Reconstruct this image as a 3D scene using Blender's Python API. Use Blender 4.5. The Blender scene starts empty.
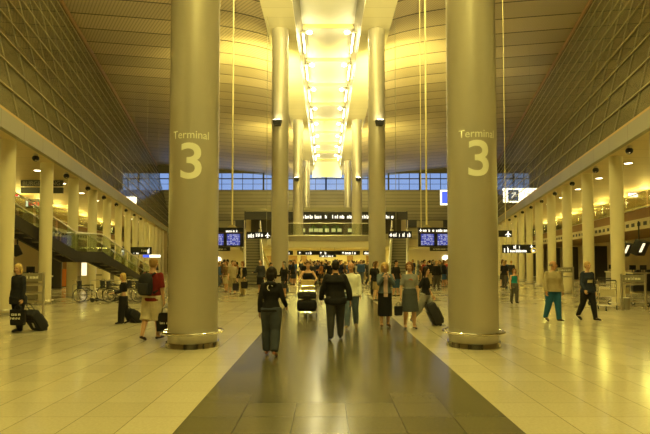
import bpy, bmesh, math, random
from mathutils import Vector, Matrix
R = math.radians
PI = math.pi
random.seed(7)
SC = bpy.context.scene
COL = SC.collection

# ------------------------------------------------------------------ camera
FPX, HCAM, PITCH = 542.0, 1.8, R(2.2)
SHIFT_PX = 260 - 217 - FPX * math.tan(PITCH)
cam_d = bpy.data.cameras.new('camera')
cam = bpy.data.objects.new('camera', cam_d)
COL.objects.link(cam)
cam.location = (0, 0, HCAM)
cam.rotation_euler = (R(90) + PITCH, 0, 0)
cam_d.sensor_width = 36.0
cam_d.lens = FPX / 650 * 36.0
cam_d.shift_x = -1.0 / 650
cam_d.shift_y = SHIFT_PX / 650
cam_d.clip_end = 400
SC.camera = cam


def ray(x, y):
    cx = (x - 326) / FPX
    cy = (217 - y + SHIFT_PX) / FPX
    return Vector((cx, math.cos(PITCH) - cy * math.sin(PITCH), math.sin(PITCH) + cy * math.cos(PITCH)))


def at(x, y, Y):
    d = ray(x, y)
    return Vector((0, 0, HCAM)) + d * (Y / d.y)


def on_floor(x, y):
    d = ray(x, y)
    return Vector((0, 0, HCAM)) + d * (-HCAM / d.z)


# ------------------------------------------------------------------ materials
def new_mat(name):
    m = bpy.data.materials.new(name)
    m.use_nodes = True
    nt = m.node_tree
    nt.nodes.clear()
    out = nt.nodes.new('ShaderNodeOutputMaterial')
    return m, nt, out


def N(nt, kind, **kw):
    n = nt.nodes.new(kind)
    for k, v in kw.items():
        setattr(n, k, v)
    return n


def math_node(nt, op, a, b=None):
    n = N(nt, 'ShaderNodeMath', operation=op)
    for i, v in enumerate((a, b)):
        if v is None:
            continue
        if isinstance(v, (int, float)):
            n.inputs[i].default_value = v
        else:
            nt.links.new(v, n.inputs[i])
    return n.outputs[0]


def simple(name, col, rough=0.5, metal=0.0, var=0.12, scale=6.0, bump=0.0, bscale=40.0, spec=0.5, coat=0.0):
    m, nt, out = new_mat(name)
    b = N(nt, 'ShaderNodeBsdfPrincipled')
    b.inputs['Roughness'].default_value = rough
    b.inputs['Metallic'].default_value = metal
    b.inputs['Specular IOR Level'].default_value = spec
    b.inputs['Coat Weight'].default_value = coat
    tc = N(nt, 'ShaderNodeTexCoord')
    nz = N(nt, 'ShaderNodeTexNoise')
    nz.inputs['Scale'].default_value = scale
    nz.inputs['Detail'].default_value = 3
    nt.links.new(tc.outputs['Object'], nz.inputs['Vector'])
    mx = N(nt, 'ShaderNodeMix', data_type='RGBA')
    c = Vector(col)
    mx.inputs[6].default_value = (*(c * (1 - var)), 1)
    mx.inputs[7].default_value = (*[min(1, v) for v in c * (1 + var)], 1)
    nt.links.new(nz.outputs['Fac'], mx.inputs[0])
    nt.links.new(mx.outputs[2], b.inputs['Base Color'])
    if bump:
        n2 = N(nt, 'ShaderNodeTexNoise')
        n2.inputs['Scale'].default_value = bscale
        nt.links.new(tc.outputs['Object'], n2.inputs['Vector'])
        bp = N(nt, 'ShaderNodeBump')
        bp.inputs['Strength'].default_value = bump
        bp.inputs['Distance'].default_value = 0.02
        nt.links.new(n2.outputs['Fac'], bp.inputs['Height'])
        nt.links.new(bp.outputs['Normal'], b.inputs['Normal'])
    nt.links.new(b.outputs[0], out.inputs[0])
    return m


def emit(name, col, strength):
    m, nt, out = new_mat(name)
    e = N(nt, 'ShaderNodeEmission')
    e.inputs[0].default_value = (*col, 1)
    e.inputs[1].default_value = strength
    nt.links.new(e.outputs[0], out.inputs[0])
    return m


def thin_glass(name, tint=(0.8, 0.85, 0.8), refl=0.12, rough=0.02, wavy=0.0):
    m, nt, out = new_mat(name)
    t = N(nt, 'ShaderNodeBsdfTransparent')
    t.inputs[0].default_value = (*tint, 1)
    g = N(nt, 'ShaderNodeBsdfGlossy')
    g.inputs['Roughness'].default_value = rough
    if wavy:
        tc = N(nt, 'ShaderNodeTexCoord')
        nz = N(nt, 'ShaderNodeTexNoise')
        nz.inputs['Scale'].default_value = 0.9
        nz.inputs['Detail'].default_value = 2
        nt.links.new(tc.outputs['Object'], nz.inputs['Vector'])
        bp = N(nt, 'ShaderNodeBump')
        bp.inputs['Strength'].default_value = wavy
        bp.inputs['Distance'].default_value = 0.1
        nt.links.new(nz.outputs['Fac'], bp.inputs['Height'])
        nt.links.new(bp.outputs['Normal'], g.inputs['Normal'])
    mx = N(nt, 'ShaderNodeMixShader')
    mx.inputs[0].default_value = refl
    nt.links.new(t.outputs[0], mx.inputs[1])
    nt.links.new(g.outputs[0], mx.inputs[2])
    nt.links.new(mx.outputs[0], out.inputs[0])
    return m


def wall_glass():
    """tinted glazing: part see-through, part reflecting, reflected roof slats painted as olive streaks"""
    m, nt, out = new_mat('tinted glazed wall')
    tc = N(nt, 'ShaderNodeTexCoord')
    t = N(nt, 'ShaderNodeBsdfTransparent')
    t.inputs[0].default_value = (.75, .75, .66, 1)
    g = N(nt, 'ShaderNodeBsdfGlossy')
    g.inputs['Roughness'].default_value = .08
    nz = N(nt, 'ShaderNodeTexNoise')
    nz.inputs['Scale'].default_value = .7
    mp = N(nt, 'ShaderNodeMapping')
    mp.inputs['Scale'].default_value = (1, 1, .35)
    nt.links.new(tc.outputs['Object'], mp.inputs[0])
    nt.links.new(mp.outputs[0], nz.inputs['Vector'])
    bp = N(nt, 'ShaderNodeBump')
    bp.inputs['Strength'].default_value = .3
    bp.inputs['Distance'].default_value = .1
    nt.links.new(nz.outputs['Fac'], bp.inputs['Height'])
    nt.links.new(bp.outputs['Normal'], g.inputs['Normal'])
    d = N(nt, 'ShaderNodeBsdfDiffuse')
    wv = N(nt, 'ShaderNodeTexNoise')
    wv.inputs['Scale'].default_value = 1.6
    wv.inputs['Detail'].default_value = 5
    m2 = N(nt, 'ShaderNodeMapping')
    m2.inputs['Scale'].default_value = (4, 4, .6)
    nt.links.new(tc.outputs['Object'], m2.inputs[0])
    nt.links.new(m2.outputs[0], wv.inputs['Vector'])
    mx = N(nt, 'ShaderNodeMix', data_type='RGBA')  # olive streaks: reflected slat texture painted into the diffuse colour
    mx.inputs[6].default_value = (.14, .13, .07, 1)
    mx.inputs[7].default_value = (.46, .42, .24, 1)
    nt.links.new(wv.outputs['Fac'], mx.inputs[0])
    nt.links.new(mx.outputs[2], d.inputs[0])
    a = N(nt, 'ShaderNodeMixShader')
    a.inputs[0].default_value = .36
    nt.links.new(t.outputs[0], a.inputs[1])
    nt.links.new(d.outputs[0], a.inputs[2])
    b = N(nt, 'ShaderNodeMixShader')
    b.inputs[0].default_value = .30
    nt.links.new(a.outputs[0], b.inputs[1])
    nt.links.new(g.outputs[0], b.inputs[2])
    nt.links.new(b.outputs[0], out.inputs[0])
    return m


def tile_mat(name, c1, c2, grout, size, phx, phy, rough, linew=0.012, var=1.0, spec=0.5, speck=0.0):
    """square stone tiles, each with its own shade, thin joints, polished"""
    m, nt, out = new_mat(name)
    b = N(nt, 'ShaderNodeBsdfPrincipled')
    b.inputs['Specular IOR Level'].default_value = spec
    tc = N(nt, 'ShaderNodeTexCoord')
    sp = N(nt, 'ShaderNodeSeparateXYZ')
    nt.links.new(tc.outputs['Object'], sp.inputs[0])
    masks, cells = [], []
    for i, ph in ((0, phx), (1, phy)):
        u = math_node(nt, 'DIVIDE', math_node(nt, 'SUBTRACT', sp.outputs[i], ph), size)
        f = math_node(nt, 'FRACT', u)
        d = math_node(nt, 'MINIMUM', f, math_node(nt, 'SUBTRACT', 1.0, f))
        masks.append(math_node(nt, 'LESS_THAN', d, linew))
        cells.append(math_node(nt, 'FLOOR', u))
    cb = N(nt, 'ShaderNodeCombineXYZ')
    nt.links.new(cells[0], cb.inputs[0])
    nt.links.new(cells[1], cb.inputs[1])
    wn = N(nt, 'ShaderNodeTexWhiteNoise', noise_dimensions='2D')
    nt.links.new(cb.outputs[0], wn.inputs['Vector'])
    mx = N(nt, 'ShaderNodeMix', data_type='RGBA')
    mx.inputs[6].default_value = (*c1, 1)
    mx.inputs[7].default_value = (*c2, 1)
    nt.links.new(wn.outputs['Value'], mx.inputs[0])
    nz = N(nt, 'ShaderNodeTexNoise')
    nz.inputs['Scale'].default_value = 30
    nz.inputs['Detail'].default_value = 4
    nt.links.new(tc.outputs['Object'], nz.inputs['Vector'])
    gr = N(nt, 'ShaderNodeMix', data_type='RGBA', blend_type='MULTIPLY')
    gr.inputs[0].default_value = 1.0
    nt.links.new(mx.outputs[2], gr.inputs[6])
    rp = N(nt, 'ShaderNodeMapRange')
    rp.inputs['To Min'].default_value = 0.8
    rp.inputs['To Max'].default_value = 1.15
    nt.links.new(nz.outputs['Fac'], rp.inputs[0])
    nt.links.new(rp.outputs[0], gr.inputs[7])
    ln = math_node(nt, 'MAXIMUM', masks[0], math_node(nt, 'MULTIPLY', masks[1], 0.6))
    fin = N(nt, 'ShaderNodeMix', data_type='RGBA')
    nt.links.new(ln, fin.inputs[0])
    nt.links.new(gr.outputs[2], fin.inputs[6])
    fin.inputs[7].default_value = (*grout, 1)
    nt.links.new(fin.outputs[2], b.inputs['Base Color'])
    rr = N(nt, 'ShaderNodeMapRange')
    rr.inputs['To Min'].default_value = rough * 0.93
    rr.inputs['To Max'].default_value = rough * 1.07
    nt.links.new(wn.outputs['Value'], rr.inputs[0])
    nt.links.new(rr.outputs[0], b.inputs['Roughness'])
    nt.links.new(b.outputs[0], out.inputs[0])
    return m


def slat_mat(name, col, line, period, axis, linew=0.02, hatch=0.0, rough=0.45, metal=0.0, hdir=(1, 0.6, 0), hperiod=0.22, var=0.15):
    """panels with dark joints every period along one axis and a fine diagonal slatting"""
    m, nt, out = new_mat(name)
    b = N(nt, 'ShaderNodeBsdfPrincipled')
    b.inputs['Roughness'].default_value = rough
    b.inputs['Metallic'].default_value = metal
    tc = N(nt, 'ShaderNodeTexCoord')
    sp = N(nt, 'ShaderNodeSeparateXYZ')
    nt.links.new(tc.outputs['Object'], sp.inputs[0])
    u = math_node(nt, 'DIVIDE', sp.outputs[axis], period)
    f = math_node(nt, 'FRACT', u)
    d = math_node(nt, 'MINIMUM', f, math_node(nt, 'SUBTRACT', 1.0, f))
    joint = math_node(nt, 'LESS_THAN', d, linew)
    wn = N(nt, 'ShaderNodeTexWhiteNoise', noise_dimensions='1D')
    nt.links.new(math_node(nt, 'FLOOR', u), wn.inputs['W'])
    mx = N(nt, 'ShaderNodeMix', data_type='RGBA')
    c = Vector(col)
    mx.inputs[6].default_value = (*(c * (1 - var)), 1)
    mx.inputs[7].default_value = (*(c * (1 + var)), 1)
    nt.links.new(wn.outputs['Value'], mx.inputs[0])
    last = mx.outputs[2]
    if hatch:
        dp = N(nt, 'ShaderNodeVectorMath', operation='DOT_PRODUCT')
        nt.links.new(tc.outputs['Object'], dp.inputs[0])
        dp.inputs[1].default_value = hdir
        hf = math_node(nt, 'FRACT', math_node(nt, 'DIVIDE', dp.outputs['Value'], hperiod))
        hm = math_node(nt, 'MULTIPLY', math_node(nt, 'LESS_THAN', hf, 0.35), hatch)
        dk = N(nt, 'ShaderNodeMix', data_type='RGBA')
        nt.links.new(hm, dk.inputs[0])
        nt.links.new(last, dk.inputs[6])
        dk.inputs[7].default_value = (*(c * 0.25), 1)
        last = dk.outputs[2]
    fin = N(nt, 'ShaderNodeMix', data_type='RGBA')
    nt.links.new(joint, fin.inputs[0])
    nt.links.new(last, fin.inputs[6])
    fin.inputs[7].default_value = (*line, 1)
    nt.links.new(fin.outputs[2], b.inputs['Base Color'])
    nt.links.new(b.outputs[0], out.inputs[0])
    return m


M = {}
M['floor_light'] = tile_mat('polished beige stone tiles', (0.48, 0.42, 0.28), (0.535, 0.47, 0.32), (0.24, 0.205, 0.125), 0.61, 0.24, 0.2, 0.17, 0.009, spec=0.42)
M['floor_strip'] = tile_mat('polished dark granite tiles', (0.098, 0.086, 0.046), (0.128, 0.111, 0.060), (0.045, 0.04, 0.024), 0.61, 0.24, 0.2, 0.19, 0.012, spec=0.22)
M['pillar'] = simple('brushed grey pillar cladding', (0.56, 0.505, 0.40), 0.36, 0.40, 0.04, 3, 0.05, 120)
M['steel'] = simple('brushed steel', (0.62, 0.58, 0.5), 0.3, 0.9, 0.06, 20)
M['chrome'] = simple('polished steel', (0.75, 0.72, 0.66), 0.15, 1.0, 0.04, 20)
M['dark_metal'] = simple('black painted metal', (0.022, 0.022, 0.024), 0.42, 0.2, 0.15, 10)
M['dark_panel'] = simple('charcoal partition panel', (0.045, 0.042, 0.04), 0.5, 0.0, 0.12, 4)
M['white_col'] = simple('cream painted column', (0.74, 0.66, 0.44), 0.45, 0.0, 0.04, 3)
M['plaster'] = simple('warm plaster', (0.66, 0.56, 0.36), 0.7, 0.0, 0.05, 1.5, 0.05)
M['soffit'] = slat_mat('cream metal soffit panels', (0.74, 0.66, 0.42), (0.5, 0.42, 0.22), 1.2, 1, 0.012, 0, 0.4, 0.1, var=0.04)
M['roof'] = slat_mat('slatted metal ceiling panels', (0.54, 0.43, 0.25), (0.06, 0.045, 0.02), 2.3, 1, 0.028, 0.4, 0.42, 0.3)
M['aisle_ceiling'] = slat_mat('aisle ceiling panels', (0.66, 0.54, 0.30), (0.42, 0.33, 0.17), 1.5, 1, 0.01, 0, 0.6, var=0.04)
M['fascia'] = slat_mat('grey metal fascia', (0.31, 0.285, 0.18), (0.22, 0.19, 0.12), 2.0, 1, 0.01, 0, 0.45, 0.3, var=0.06)
M['gold_trim'] = simple('ochre trim', (0.55, 0.36, 0.10), 0.45, 0.3, 0.1, 3)
M['rail_line'] = simple('pale mullion', (0.42, 0.35, 0.18), 0.45, 0.3, 0.05, 3)
M['trough'] = simple('white trough lining', (0.66, 0.63, 0.52), 0.6, 0.0, 0.03, 0.8)
M['rib'] = simple('ochre rib', (0.62, 0.48, 0.20), 0.5, 0.0, 0.05, 3)
M['rod'] = simple('cream hanger tube', (0.85, 0.74, 0.42), 0.4, 0.0, 0.03, 3)
M['back_wall'] = slat_mat('horizontal wall cladding', (0.36, 0.31, 0.2), (0.12, 0.1, 0.06), 0.55, 2, 0.06, 0, 0.5, var=0.12)
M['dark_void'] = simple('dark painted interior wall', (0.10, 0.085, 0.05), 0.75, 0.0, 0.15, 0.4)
M['slab_edge'] = simple('satin metal slab edge', (0.5, 0.45, 0.32), 0.35, 0.7, 0.05, 3)
M['cream'] = simple('cream painted board', (0.72, 0.64, 0.42), 0.55, 0.0, 0.04, 2)
M['brown'] = simple('brown timber panel', (0.30, 0.17, 0.06), 0.5, 0.0, 0.2, 3)
M['mullion'] = simple('dark window mullion', (0.03, 0.03, 0.035), 0.5, 0.2, 0.1, 5)
M['glass'] = thin_glass('clear balustrade glass', (0.82, 0.86, 0.78), 0.10)
M['wall_glass'] = wall_glass()
M['win_glass'] = thin_glass('window glass', (0.92, 0.95, 1.0), 0.03, 0.4)
M['screen'] = None
M['sign_black'] = simple('black sign face', (0.012, 0.012, 0.014), 0.35, 0.0, 0.1, 8)
M['sign_white'] = emit('lit white lettering', (1.0, 0.93, 0.72), 2.2)
M['sign_yellow'] = emit('lit yellow pictogram', (1.0, 0.72, 0.12), 1.6)
M['sign_red'] = emit('red neon lettering', (1.0, 0.06, 0.03), 2.0)
M['sign_blue'] = emit('lit blue panel', (0.10, 0.16, 0.95), 1.2)
M['sign_far'] = emit('bright backlit sign panel', (1.0, 0.93, 0.62), 7.0)
M['sign_panel'] = emit('backlit white sign panel', (1.0, 0.92, 0.66), 2.6)
M['sign_green'] = emit('backlit olive sign panel', (0.10, 0.12, 0.02), 0.6)
M['letter'] = simple('cream vinyl lettering', (1.0, 0.97, 0.80), 0.5, 0.0, 0.02, 4)
M['tube_lamp'] = emit('fluorescent tube', (1.0, 0.86, 0.50), 22.0)
M['flood_lamp'] = emit('floodlight lens', (1.0, 0.88, 0.55), 26.0)
M['down_lamp'] = emit('downlight lens', (1.0, 0.88, 0.55), 14.0)
M['kiosk'] = emit('backlit kiosk panel', (1.0, 0.85, 0.5), 1.5)
M['shop_glow'] = emit('lit shop counter panel', (0.95, 0.85, 0.28), 1.0)
M['rubber'] = simple('black rubber', (0.02, 0.02, 0.02), 0.6, 0.0, 0.1, 12)
M['step'] = slat_mat('ribbed escalator step', (0.34, 0.30, 0.20), (0.035, 0.03, 0.02), 0.20263, 2, 0.09, 0, 0.5, 0.2, var=0.03)
M['stringer'] = simple('dark grey stair stringer', (0.035, 0.03, 0.026), 0.5, 0.2, 0.1, 3)
M['cardboard'] = simple('pale cardboard', (0.75, 0.55, 0.24), 0.7, 0.0, 0.08, 8)
M['skin'] = simple('skin', (0.60, 0.35, 0.20), 0.5, 0.0, 0.06, 14)
M['skin_pale'] = simple('pale skin', (0.70, 0.45, 0.28), 0.5, 0.0, 0.06, 14)
M['skin_tan'] = simple('tanned skin', (0.50, 0.26, 0.13), 0.5, 0.0, 0.06, 14)
M['eye'] = simple('dark eye', (0.03, 0.02, 0.015), 0.15, 0, 0.1, 30)
M['lips'] = simple('lips', (0.42, 0.13, 0.09), 0.45, 0, 0.05, 30)
M['plant'] = simple('leafy green', (0.12, 0.22, 0.04), 0.6, 0.0, 0.4, 8)
M['orange_panel'] = simple('orange panel', (0.75, 0.25, 0.05), 0.5, 0.0, 0.06, 3)
M['grey_panel'] = simple('grey laminate', (0.28, 0.25, 0.18), 0.5, 0.0, 0.06, 3)


def screen_mat():
    m, nt, out = new_mat('flight information screen')
    e = N(nt, 'ShaderNodeEmission')
    tc = N(nt, 'ShaderNodeTexCoord')
    sp = N(nt, 'ShaderNodeSeparateXYZ')
    nt.links.new(tc.outputs['Object'], sp.inputs[0])
    row = math_node(nt, 'FRACT', math_node(nt, 'DIVIDE', sp.outputs[2], 0.09))
    rowm = math_node(nt, 'GREATER_THAN', row, 0.45)
    cb = N(nt, 'ShaderNodeCombineXYZ')
    nt.links.new(math_node(nt, 'FLOOR', math_node(nt, 'DIVIDE', sp.outputs[0], 0.045)), cb.inputs[0])
    nt.links.new(math_node(nt, 'FLOOR', math_node(nt, 'DIVIDE', sp.outputs[2], 0.09)), cb.inputs[1])
    wn = N(nt, 'ShaderNodeTexWhiteNoise', noise_dimensions='2D')
    nt.links.new(cb.outputs[0], wn.inputs['Vector'])
    tx = math_node(nt, 'MULTIPLY', rowm, math_node(nt, 'GREATER_THAN', wn.outputs['Value'], 0.45))
    mx = N(nt, 'ShaderNodeMix', data_type='RGBA')
    mx.inputs[6].default_value = (0.07, 0.08, 0.36, 1)
    mx.inputs[7].default_value = (0.50, 0.50, 0.70, 1)
    nt.links.new(tx, mx.inputs[0])
    nt.links.new(mx.outputs[2], e.inputs[0])
    e.inputs[1].default_value = 0.9
    nt.links.new(e.outputs[0], out.inputs[0])
    return m


M['screen'] = screen_mat()

_cl = {}


def cloth(col, rough=0.85):
    k = tuple(round(c, 3) for c in col)
    if k not in _cl:
        _cl[k] = simple('fabric', k, rough, 0.0, 0.22, 9, 0.35, 26, 0.2)
    return _cl[k]


# ------------------------------------------------------------------ mesh helpers
def link(o, parent=None):
    COL.objects.link(o)
    if parent is not None:
        o.parent = parent
    return o


def mk(name, bm, mat, parent=None, smooth=True, sharp=35):
    me = bpy.data.meshes.new(name)
    bmesh.ops.recalc_face_normals(bm, faces=bm.faces[:])
    bm.to_mesh(me)
    bm.free()
    for m in (mat if isinstance(mat, (list, tuple)) else [mat]):
        me.materials.append(m)
    if smooth and len(me.polygons):
        me.polygons.foreach_set('use_smooth', [True] * len(me.polygons))
        me.set_sharp_from_angle(angle=R(sharp))
    return link(bpy.data.objects.new(name, me), parent)


def empty(name, loc=(0, 0, 0), rz=0.0):
    o = bpy.data.objects.new(name, None)
    o.empty_display_size = 0.2
    o.location = loc
    o.rotation_euler = (0, 0, rz)
    return link(o)


def tag(o, label, cat, group=None, kind='thing'):
    o['label'] = label
    o['category'] = cat
    o['kind'] = kind
    if group:
        o['group'] = group
    return o


def struct(o, label=None):
    o['kind'] = 'structure'
    if label:
        o['label'] = label
    return o


def children(o):
    return [c for c in o.children]


def copy_tree(o, parent=None, kids=None):
    c = o.copy()
    COL.objects.link(c)
    if parent is not None:
        c.parent = parent
        c.matrix_parent_inverse = o.matrix_parent_inverse.copy()
    for ch in list(o.children):
        copy_tree(ch, c)
    return c


def B(bm, c, s, bevel=0.0, rot=None, seg=2):
    """box centred at c, full size s"""
    mat = Matrix.Translation(Vector(c)) @ (rot.to_4x4() if rot is not None else Matrix.Identity(4)) @ Matrix.Diagonal((*s, 1))
    r = bmesh.ops.create_cube(bm, size=1.0, matrix=mat)
    if bevel:
        es = list({e for v in r['verts'] for e in v.link_edges})
        bmesh.ops.bevel(bm, geom=es, offset=bevel, segments=seg, profile=0.5, affect='EDGES')
    return bm


def BB(bm, lo, hi, bevel=0.0):
    lo, hi = Vector(lo), Vector(hi)
    return B(bm, (lo + hi) / 2, hi - lo, bevel)


def nb():
    return bmesh.new()


def ring(bm, c, u, v, ru, rv, seg):
    return [bm.verts.new(c + u * (ru * math.cos(2 * PI * i / seg)) + v * (rv * math.sin(2 * PI * i / seg))) for i in range(seg)]


def skinrings(bm, rings, cap=True, closed=False):
    n = len(rings)
    for a in range(n if closed else n - 1):
        r0, r1 = rings[a], rings[(a + 1) % n]
        k = len(r0)
        for i in range(k):
            bm.faces.new((r0[i], r0[(i + 1) % k], r1[(i + 1) % k], r1[i]))
    if cap and not closed:
        bm.faces.new(rings[0][::-1])
        bm.faces.new(rings[-1])


def T(bm, pts, rad, seg=10, cap=True, closed=False, rnd=False):
    """tube through pts; rad a number or one per point (number or (a, b))"""
    pts = [Vector(p) for p in pts]
    n = len(pts)
    if not isinstance(rad, (list, tuple)):
        rad = [rad] * n
    rad = list(rad)
    if rnd:
        t0 = (pts[0] - pts[1]).normalized()
        t1 = (pts[-1] - pts[-2]).normalized()
        f = lambda q, k: (q[0] * k, q[1] * k) if isinstance(q, tuple) else q * k
        m = lambda q: max(q) if isinstance(q, tuple) else q
        r0, r1 = rad[0], rad[-1]
        pts = [pts[0] + t0 * m(r0) * 0.85, pts[0] + t0 * m(r0) * 0.5] + pts + [pts[-1] + t1 * m(r1) * 0.5, pts[-1] + t1 * m(r1) * 0.85]
        rad = [f(r0, 0.4), f(r0, 0.82)] + rad + [f(r1, 0.82), f(r1, 0.4)]
        n = len(pts)
    tang = []
    for i in range(n):
        if closed:
            a = pts[(i + 1) % n] - pts[i - 1]
        else:
            a = pts[min(i + 1, n - 1)] - pts[max(i - 1, 0)]
        tang.append(a.normalized() if a.length > 1e-9 else Vector((0, 0, 1)))
    ref = Vector((0, 0, 1)) if abs(tang[0].z) < 0.9 else Vector((0, 1, 0))
    u = tang[0].cross(ref).normalized()
    rings = []
    for i in range(n):
        t = tang[i]
        u = (u - t * u.dot(t))
        if u.length < 1e-6:
            u = t.cross(Vector((1, 0, 0)))
        u.normalize()
        v = t.cross(u)
        r = rad[i]
        a, b = r if isinstance(r, tuple) else (r, r)
        rings.append(ring(bm, pts[i], u, v, a, b, seg))
    skinrings(bm, rings, cap, closed)
    return bm


def circle_pts(c, r, n, axis='z', a0=0.0):
    c = Vector(c)
    out = []
    for i in range(n):
        a = a0 + 2 * PI * i / n
        if axis == 'z':
            out.append(c + Vector((r * math.cos(a), r * math.sin(a), 0)))
        elif axis == 'x':
            out.append(c + Vector((0, r * math.cos(a), r * math.sin(a))))
        else:
            out.append(c + Vector((r * math.cos(a), 0, r * math.sin(a))))
    return out


def RING(bm, c, r, rt, n=24, axis='z', seg=6):
    return T(bm, circle_pts(c, r, n, axis), rt, seg, closed=True)


def CYL(bm, c, r, h, seg=32, r2=None, axis='z'):
    """solid cylinder with base centre c"""
    c = Vector(c)
    d = {'z': Vector((0, 0, 1)), 'x': Vector((1, 0, 0)), 'y': Vector((0, 1, 0))}[axis]
    return T(bm, [c, c + d * h], [r, r if r2 is None else r2], seg)


def SEC(bm, secs, seg=20):
    """stack of horizontal elliptical sections (cx, cy, z, rx, ry)"""
    rings = [ring(bm, Vector((s[0], s[1], s[2])), Vector((1, 0, 0)), Vector((0, 1, 0)), s[3], s[4], seg) for s in secs]
    skinrings(bm, rings)
    return bm


def ELL(bm, c, r, axes=None, useg=14, vseg=9):
    m = Matrix.Translation(Vector(c))
    if axes is not None:
        m = m @ Matrix((axes[0], axes[1], axes[2])).transposed().to_4x4()
    m = m @ Matrix.Diagonal((*r, 1))
    bmesh.ops.create_uvsphere(bm, u_segments=useg, v_segments=vseg, radius=1.0, matrix=m)
    return bm


def quad(bm, *pts):
    return bm.faces.new([bm.verts.new(Vector(p)) for p in pts])


def prism(bm, poly, d):
    """extrude the polygon (list of 3D points) by vector d into a closed solid"""
    d = Vector(d)
    a = [bm.verts.new(Vector(p)) for p in poly]
    b = [bm.verts.new(Vector(p) + d) for p in poly]
    bm.faces.new(a[::-1])
    bm.faces.new(b)
    n = len(a)
    for i in range(n):
        bm.faces.new((a[i], a[(i + 1) % n], b[(i + 1) % n], b[i]))
    return bm


def text_bm(body, height, bold=0.0):
    """filled text as a bmesh in the XZ plane (reads from -Y), centred on the origin, cap height = height"""
    cu = bpy.data.curves.new('lettering', 'FONT')
    cu.body = body
    cu.align_x = 'CENTER'
    cu.resolution_u = 6
    cu.offset = bold
    o = bpy.data.objects.new('lettering', cu)
    COL.objects.link(o)
    dg = bpy.context.evaluated_depsgraph_get()
    me = bpy.data.meshes.new_from_object(o.evaluated_get(dg))
    bpy.data.objects.remove(o)
    bm = bmesh.new()
    bm.from_mesh(me)
    bpy.data.meshes.remove(me)
    s = height / 0.70
    for v in bm.verts:
        v.co = Vector((v.co.x * s, 0, v.co.y * s))
    return bm


def voxel(name, bm, vox, smooth=2, factor=0.5):
    """one continuous surface from overlapping closed shapes"""
    me = bpy.data.meshes.new(name)
    bmesh.ops.recalc_face_normals(bm, faces=bm.faces[:])
    bm.to_mesh(me)
    bm.free()
    o = bpy.data.objects.new(name, me)
    COL.objects.link(o)
    md = o.modifiers.new('r', 'REMESH')
    md.mode = 'VOXEL'
    md.voxel_size = vox
    md.adaptivity = 0
    if smooth:
        sm = o.modifiers.new('s', 'SMOOTH')
        sm.factor = factor
        sm.iterations = smooth
    dg = bpy.context.evaluated_depsgraph_get()
    res = bpy.data.meshes.new_from_object(o.evaluated_get(dg))
    bpy.data.objects.remove(o)
    bpy.data.meshes.remove(me)
    res.name = name
    if len(res.polygons):
        res.polygons.foreach_set('use_smooth', [True] * len(res.polygons))
    return res


ORD = ['nearest', 'second', 'third', 'fourth', 'fifth', 'sixth', 'seventh', 'eighth', 'ninth', 'tenth', 'eleventh', 'twelfth', 'thirteenth', 'fourteenth', 'fifteenth', 'sixteenth']
# ------------------------------------------------------------------ people
PROF_M = [(-.055, .080, .060), (-.03, .094, .068), (0, .098, .070), (.05, .091, .064), (.10, .084, .058), (.16, .094, .064), (.215, .106, .068),
          (.255, .106, .062), (.282, .092, .050), (.303, .055, .042), (.325, .037, .038)]
PROF_F = [(-.055, .082, .062), (-.03, .098, .070), (0, .101, .072), (.05, .088, .060), (.10, .072, .050), (.16, .082, .058), (.205, .091, .074),
          (.25, .092, .056), (.282, .080, .044), (.303, .046, .036), (.325, .031, .033)]


def prof_at(prof, z):
    if z <= prof[0][0]:
        return prof[0][1:]
    for a, b in zip(prof, prof[1:]):
        if z <= b[0]:
            t = (z - a[0]) / (b[0] - a[0])
            return (a[1] + t * (b[1] - a[1]), a[2] + t * (b[2] - a[2]))
    return prof[-1][1:]


def ik(a, b, l1, l2, pole):
    d = b - a
    L = min(d.length, (l1 + l2) * 0.998)
    dn = d.normalized()
    x = (l1 * l1 - l2 * l2 + L * L) / (2 * L)
    h = math.sqrt(max(l1 * l1 - x * x, 0))
    p = pole - dn * pole.dot(dn)
    p.normalize()
    return a + dn * x + p * h, a + dn * L


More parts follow.
